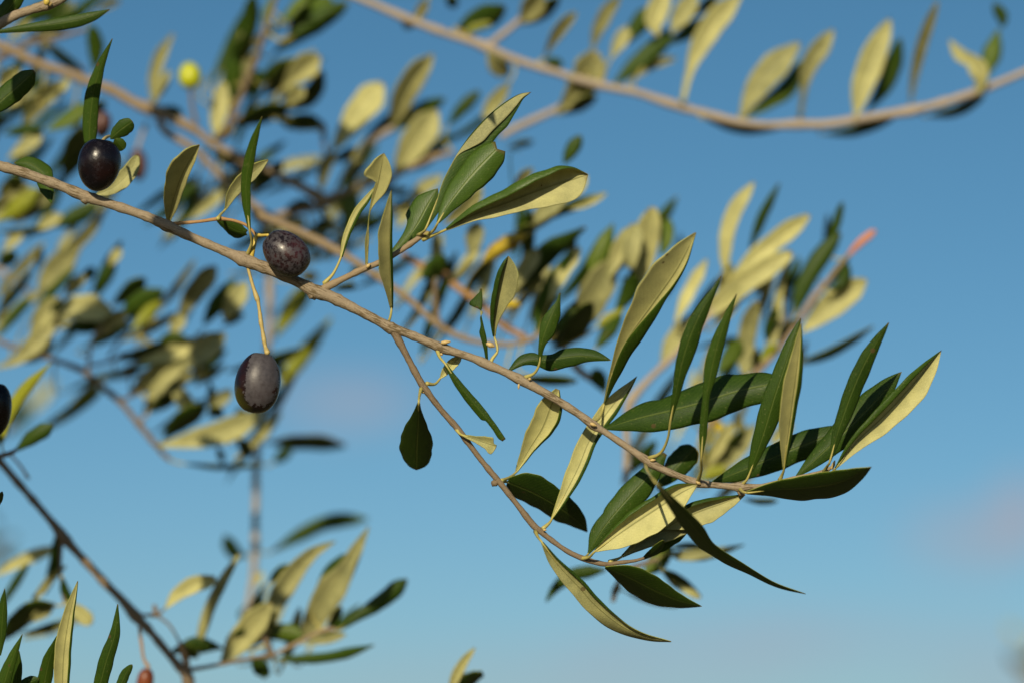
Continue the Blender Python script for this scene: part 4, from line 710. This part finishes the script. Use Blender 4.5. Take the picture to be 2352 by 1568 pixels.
# ---- F: the spray at the bottom, left of the middle
Fb = branch('olive_branch', 'm', 840, 1390, 1.144, 'half blurred leafy spray at the bottom left of the middle, olive-green leaves reaching right')
btube('stem', Fb, M_BARK_D, 'm', [(830,1385,18),(800,1330,22),(770,1260,20),(760,1180,16),(790,1120,10)], 1.144); btube('twig', Fb, M_BARK_T, 'm', [(850,1365,14),(920,1330,16),(1000,1290,18),(1100,1240,16),(1200,1205,18),(1270,1210,10)], 1.144)
many(Fb, 1.144, [
 ('m','l',(312,1375,365,1170,450,960,600,700),[(0,8),(.3,36),(.6,38),(.85,26),(1,10)],[(0,8),(.3,34),(.6,34),(.85,22),(1,8)],{'hr':.35,'tau':10}), ('m','d',(480,1430,610,1270,760,1090,810,1030),[(0,12),(.25,66),(.55,84),(.8,70),(1,20)],{'tau':18}), ('m','d',(770,1200,865,990,985,805,1100,690,1245,615),[(0,12),(.2,52),(.45,68),(.7,46),(.88,24),(1,4)],{'tau':14}),
 ('m','k',(790,900,860,830,950,770),34,34,{'z':20}), ('m','l',(1010,1275,1150,1050,1290,850,1380,690,1470,515),[(0,14),(.2,66),(.45,104),(.62,62),(.8,44),(1,3)],[(0,14),(.2,66),(.45,86),(.62,56),(.8,36),(1,3)],{'tau':14}), ('m','u',(1100,1050,1200,860,1330,695),56,60,{'z':6,'tau':26}),
 ('m','u',(1255,1215,1400,1115,1560,1010,1725,870),[(0,8),(.3,32),(.7,52),(.92,38),(1,8)],{'tau':6}), ('m','u',(840,1408,1100,1402,1300,1370,1505,1310),[(0,8),(.3,34),(.7,34),(1,4)],[(0,8),(.3,28),(.7,34),(1,4)],{'tau':18}), ('m','g',(790,1240,900,1225,1030,1250),[(0,20),(.4,58),(.8,50),(1,10)],{'tau':6,'z':6}), ('m','l',(1030,1300,1170,1270,1320,1235),28,34,{'tau':12}), ('m','u',(690,1400,740,1460,790,1520),[(0,16),(.5,52),(1,26)],{'tau':26}), ('m','u',(150,1355,310,1310,490,1330),[(0,14),(.5,56),(1,6)],{'tau':26}), ('m','k',(150,1360,240,1340,330,1390),34,40), ('m','d',(840,1100,790,1200,740,1300),36,36,{'tau':30}), ('m','k',(480,1440,560,1290,640,1190),36,30,{'z':6}), ('m','k',(1190,1200,1240,1130,1290,1050),30,26,{'z':8}), ('m','k',(650,1330,760,1230,830,1150),46,44,{'z':8})], zj=4)
thicket(Fb, 1.15, [(520,1330,800,1500,8,25,75),(0,1280,130,1450,6,20,80)], 17)
# ---- G: the sharp leaves at the bottom left corner
G = branch('olive_branch', 'h', 300, 1680, 1.0, 'sharp cluster of upright leaf tips rising from the bottom left corner')
tube('stem', G, M_BARK, 'h', [(-40,1700,26),(300,1690,26),(600,1690,24),(820,1660,18)], 1.0)
for r in [
 ('h','d',[(415,1690),(425,1400),(458,1150),(521,882)],[(0,6),(.15,50),(.35,62),(.6,54),(.85,26),(1,1)],[(0,6),(.15,46),(.35,50),(.6,40),(.85,20),(1,2)],dict(hr=.3,tau=20)),
 ('h','u',[(640,1700),(712,1420),(770,1240),(790,1036)],[(0,6),(.2,46),(.5,48),(.8,24),(1,2)],[(0,6),(.2,50),(.5,46),(.8,26),(1,3)],dict(tau=14)),
 ('h','u',[(770,1690),(835,1520),(888,1440)],34,32,dict(tau=12,z=3)), ('h','u',[(270,1700),(325,1430),(382,1250)],[(0,6),(.3,48),(.6,44),(1,3)],[(0,6),(.3,48),(.6,40),(1,3)],dict(tau=30,z=6)),
 ('h','u',[(-10,1690),(62,1460),(150,1238)],[(0,6),(.3,48),(.6,38),(1,1)],[(0,6),(.3,40),(.6,30),(1,2)],dict(tau=12,z=-6)), ('h','u',[(80,1700),(115,1500),(128,1350)],[(0,6),(.4,52),(.8,34),(1,2)],[(0,6),(.4,36),(.8,22),(1,2)],dict(tau=26,z=4)),
 ('h','u',[(100,1640),(180,1570),(260,1535)],40,44,dict(tau=6,z=8)), ('h','u',[(0,1380),(15,1150),(32,932)],[(0,6),(.4,36),(.8,24),(1,1)],[(0,6),(.4,34),(.8,20),(1,1)],dict(tau=16)), ('h','k',[(-30,400),(0,330),(16,280)],20,18,dict())]:
    leaf(G, *r[:5], nt=40, nh=10 if 'hr' in r[5] else 6, D=1.0, **r[5])
# ---- H: the sharp twig in the top left corner
H = branch('olive_branch', 'a', -20, 165, 0.985, 'sharp grey-brown twig end in the top left corner with a slim dark leaf')
tube('stem', H, M_BARK, 'a', [(-80,200,36),(0,160,36),(100,105,32),(200,70,30),(310,38,36),(380,15,28),(470,-40,24)], 0.985, n=40, ring=14)
for r in [('a','u',[(-30,215),(200,185),(450,150),(620,110),(736,64)],[(0,8),(.3,26),(.6,40),(.85,30),(1,2)],[(0,10),(.3,30),(.6,46),(.85,34),(1,2)],dict(tau=6,z=-5)),
 ('a','u',[(-20,140),(60,60),(150,-60)],[(0,10),(.4,62),(1,40)],[(0,10),(.4,56),(1,40)],dict(tau=16)), ('a','u',[(-90,770),(30,660),(140,565),(232,480)],[(0,8),(.3,66),(.65,72),(.9,48),(1,16)],[(0,8),(.3,66),(.65,76),(.9,50),(1,14)],dict(tau=4,z=28)),
 ('a','u',[(-40,180),(30,120),(110,60)],36,36,dict(tau=50,z=4))]:
    leaf(H, *r[:5], nt=36, nh=6, D=0.985, **r[5])
bud(H, 'a', 320, 30, 350, 22, 20, 0.985, z=-4); bud(H, 'a', 305, 30, 325, -10, 22, 0.985, z=-5, mat=M_STALK_Y)
# leaves added outside the frame, parented to this twig, aimed to dapple chosen spots
N_NEAR = 8
TO_SUN = np.array([-math.sin(math.radians(SUN_A))*math.cos(math.radians(SUN_E)), -math.cos(math.radians(SUN_A))*math.cos(math.radians(SUN_E)), math.sin(math.radians(SUN_E))])
def to_sheet(P):
    v = P-CAM; dep = v@FWD
    return ((v@RIGHT)/(K*dep)+1176)/ZU, (784-(v@UP)/(K*dep))/ZU, dep
shade_rng = random.Random(4); used = 0
SHADE = [(100,432),(180,468),(225,490),(270,510),(420,592),(250,462),(150,440),(400,430),(60,640),(330,470),(520,250),(610,150),(560,60),(440,120),(700,60),(690,180),(60,640),(160,700),(380,600),(560,400),
  (10,1075),(45,1120),(85,1165),(120,1205),(165,1265),(205,1310),(330,1450),(390,1510),(420,1535),(120,640),(560,1360),(520,1480),(60,1420),(480,1290),
  (230,60),(90,240),(60,400),(620,60),(540,170),(590,280),(660,300),(1000,440),(1240,640),(1180,560)]
for q_, (tx, ty) in enumerate(SHADE):
    s0 = 0.10; a = shade_rng.uniform(0.2, 2.9) 
    for tr in range(90):
        sdist = s0 + shade_rng.uniform(0.0, 0.04)
        P = world(tx, ty, 1.0 if q_ < N_NEAR else 1.15) + TO_SUN*sdist
        X_, Y_, dep = to_sheet(P); ln = 0.5*0.056/(K*ZU*dep); dx, dy = ln*math.cos(a), -ln*math.sin(a)
        if Y_ + abs(dy) < -420 or X_ + abs(dx) < -420: break
        s0 += 0.015
    s_ = ((P-CAM)@FWD-0.985)/(TO_SUN@FWD); Q_ = to_sheet(P-TO_SUN*s_)
    if math.hypot(Q_[0]*ZU-222, Q_[1]*ZU-395) < 165: continue      # the sun reaches the black olive
    leaf(H, 'a', 'u', (X_-dx, Y_-dy, X_+8, Y_, X_+dx, Y_+dy), 0.0065/(K*ZU*dep), D=dep, nt=14, nh=2, yaw=shade_rng.uniform(-25, 25), tau=shade_rng.uniform(-30, 20)); used += 1
# ---- K: leaves low on the right, behind the sharp cluster
Kb = branch('olive_branch', 'g', 720, 1150, 1.128, 'small blurred twig low on the right, behind the sharp leaf cluster under the stem')
tube('stem', Kb, M_BARK_D, 'g', [(760,1180,14),(790,1060,16),(860,970,16),(960,930,16),(1060,900,14)], 1.128)
many(Kb, 1.128, [('g','u',(310,1180,380,1080,500,1000,710,968),[(0,6),(.3,34),(.7,46),(1,8)],[(0,6),(.3,36),(.7,42),(1,8)],{'tau':18}), ('g','l',(1130,860,1280,862,1430,850,1640,800),[(0,6),(.2,26),(.5,28),(1,3)],[(0,6),(.2,46),(.5,44),(1,3)],{'tau':-4}), ('g','k',(1130,820,1260,805,1400,815),20,22,{'z':4}), ('g','g',(970,1000,1060,910,1130,800),[(0,16),(.5,64),(1,40)],{'tau':6}), ('g','k',(1085,965,1220,1060,1350,1150),[(0,10),(.4,40),(.8,26),(1,4)],[(0,10),(.4,46),(.8,30),(1,4)]), ('g','l',(1180,1060,1270,1110,1350,1160),22,26,{'z':-3}), ('g','d',(750,1170,775,1110,800,1050),24,24), ('g','k',(820,1105,960,1160,1200,1215),14,22,{'z':16}), ('g','k',(1630,490,1730,505,1870,505),16,24,{'z':10})], zj=3)
# ---- J: two leaf tips at the bottom edge
J = branch('olive_branch', 'm', 2050, 1640, 1.112, 'two blurred leaf tips poking up at the bottom edge of the picture')
tube('stem', J, M_BARK_D, 'm', [(1980,1720,18),(2080,1640,18),(2140,1600,12)], 1.112)
many(J, 1.112, [('m','l',(2000,1640,2090,1450,2180,1330),[(0,8),(.4,34),(.8,22),(1,6)]), ('m','k',(2080,1620,2150,1540,2235,1500),[(0,8),(.5,46),(1,18)]), ('m','u',(2050,1620,2110,1540,2180,1520),34,34)], zj=3)
# ---- far, almost dissolved foliage at the picture's edges
X = branch('olive_branch', 'o', 2300, 1500, 2.1, 'far olive foliage dissolving into blur at the lower right corner')
tube('stem', X, M_BARK_D, 'o', [(2500,1700,30),(2360,1500,22),(2300,1380,14)], 2.1)
for q in range(16):
    x, y = random.uniform(2260,2560), random.uniform(1250,1640); a = random.uniform(0.3, 2.6)
    leaf(X, 'o', random.choice('ludk'), (x, y, x+70*math.cos(a), y-70*math.sin(a), x+150*math.cos(a), y-140*math.sin(a)), 22, D=2.1, z=random.uniform(-80, 80), nt=10, nh=2)
Y = branch('olive_branch', 'h', -40, 650, 1.9, 'far olive foliage dissolving into blur on the left edge above the leaf tips')
tube('stem', Y, M_BARK_D, 'h', [(-300,900,26),(-60,720,20),(40,600,12)], 1.9)
for q in range(14):
    x, y = random.uniform(-160,60), random.uniform(480,860); a = random.uniform(0.3, 2.6)
    leaf(Y, 'h', random.choice('uukk'), (x, y, x+60*math.cos(a), y-60*math.sin(a), x+130*math.cos(a), y-120*math.sin(a)), 22, D=1.9, z=random.uniform(-60, 60), nt=10, nh=2)
Z = branch('olive_branch', 'l', 60, 1150, 1.6, 'far pale leaves dissolving into blur behind the yellow-green leaf at the left edge')
tube('stem', Z, M_BARK_D, 'l', [(-160,1320,20),(0,1220,16),(120,1130,10)], 1.6)
for (x, y, c) in ((60,1160,'k'),(130,1130,'l'),(180,1090,'l'),(230,1040,'l'),(270,1010,'l'),(40,1200,'k'),(110,1180,'u')):
    leaf(Z, 'l', c, (x-20, y+40, x+40, y-40, x+90, y-150), 34, D=1.6, z=random.uniform(-40, 40), nt=10, nh=2)
# ---- fruit out of focus
olive('a', (1282,600), (1268,420), 76, M_OL_GREEN, 1.224, 'blurred bright yellow-green olive standing up on its stalk against the sky', stalk=[(1320,830,14),(1295,740,13),(1280,600,13)], stalk_mat=M_BARK_D, group='olives out of focus')
olive('c', (918,160), (935,375), 60, M_OL_PURP, 1.24, 'blurred purple-brown olive behind the pale leaf beside the black olive', stalk=[(985,-10,14),(950,80,12),(920,170,12)], stalk_mat=M_BARK_G, group='olives out of focus')
olive('a', (690,745), (680,930), 62, M_OL_PURP, 1.208, 'blurred purplish olive half hidden behind the tall slim leaf above the black olive', group='olives out of focus')
olive('l', (-20,885), (-40,1250), 105, M_OL_BLACK, 1.03, 'dark olive cut off by the left edge of the picture', stalk=[(-60,780,12),(-30,830,12),(-20,890,14)], group='olives out of focus')
olive('h', (990,1465), (955,1660), 56, M_OL_RED, 1.112, 'small red-brown olive at the bottom edge on a thin stalk', stalk=[(935,1190,11),(950,1300,11),(965,1400,10),(995,1455,14),(990,1475,10)], stalk_mat=M_BARK_R, group='olives out of focus')
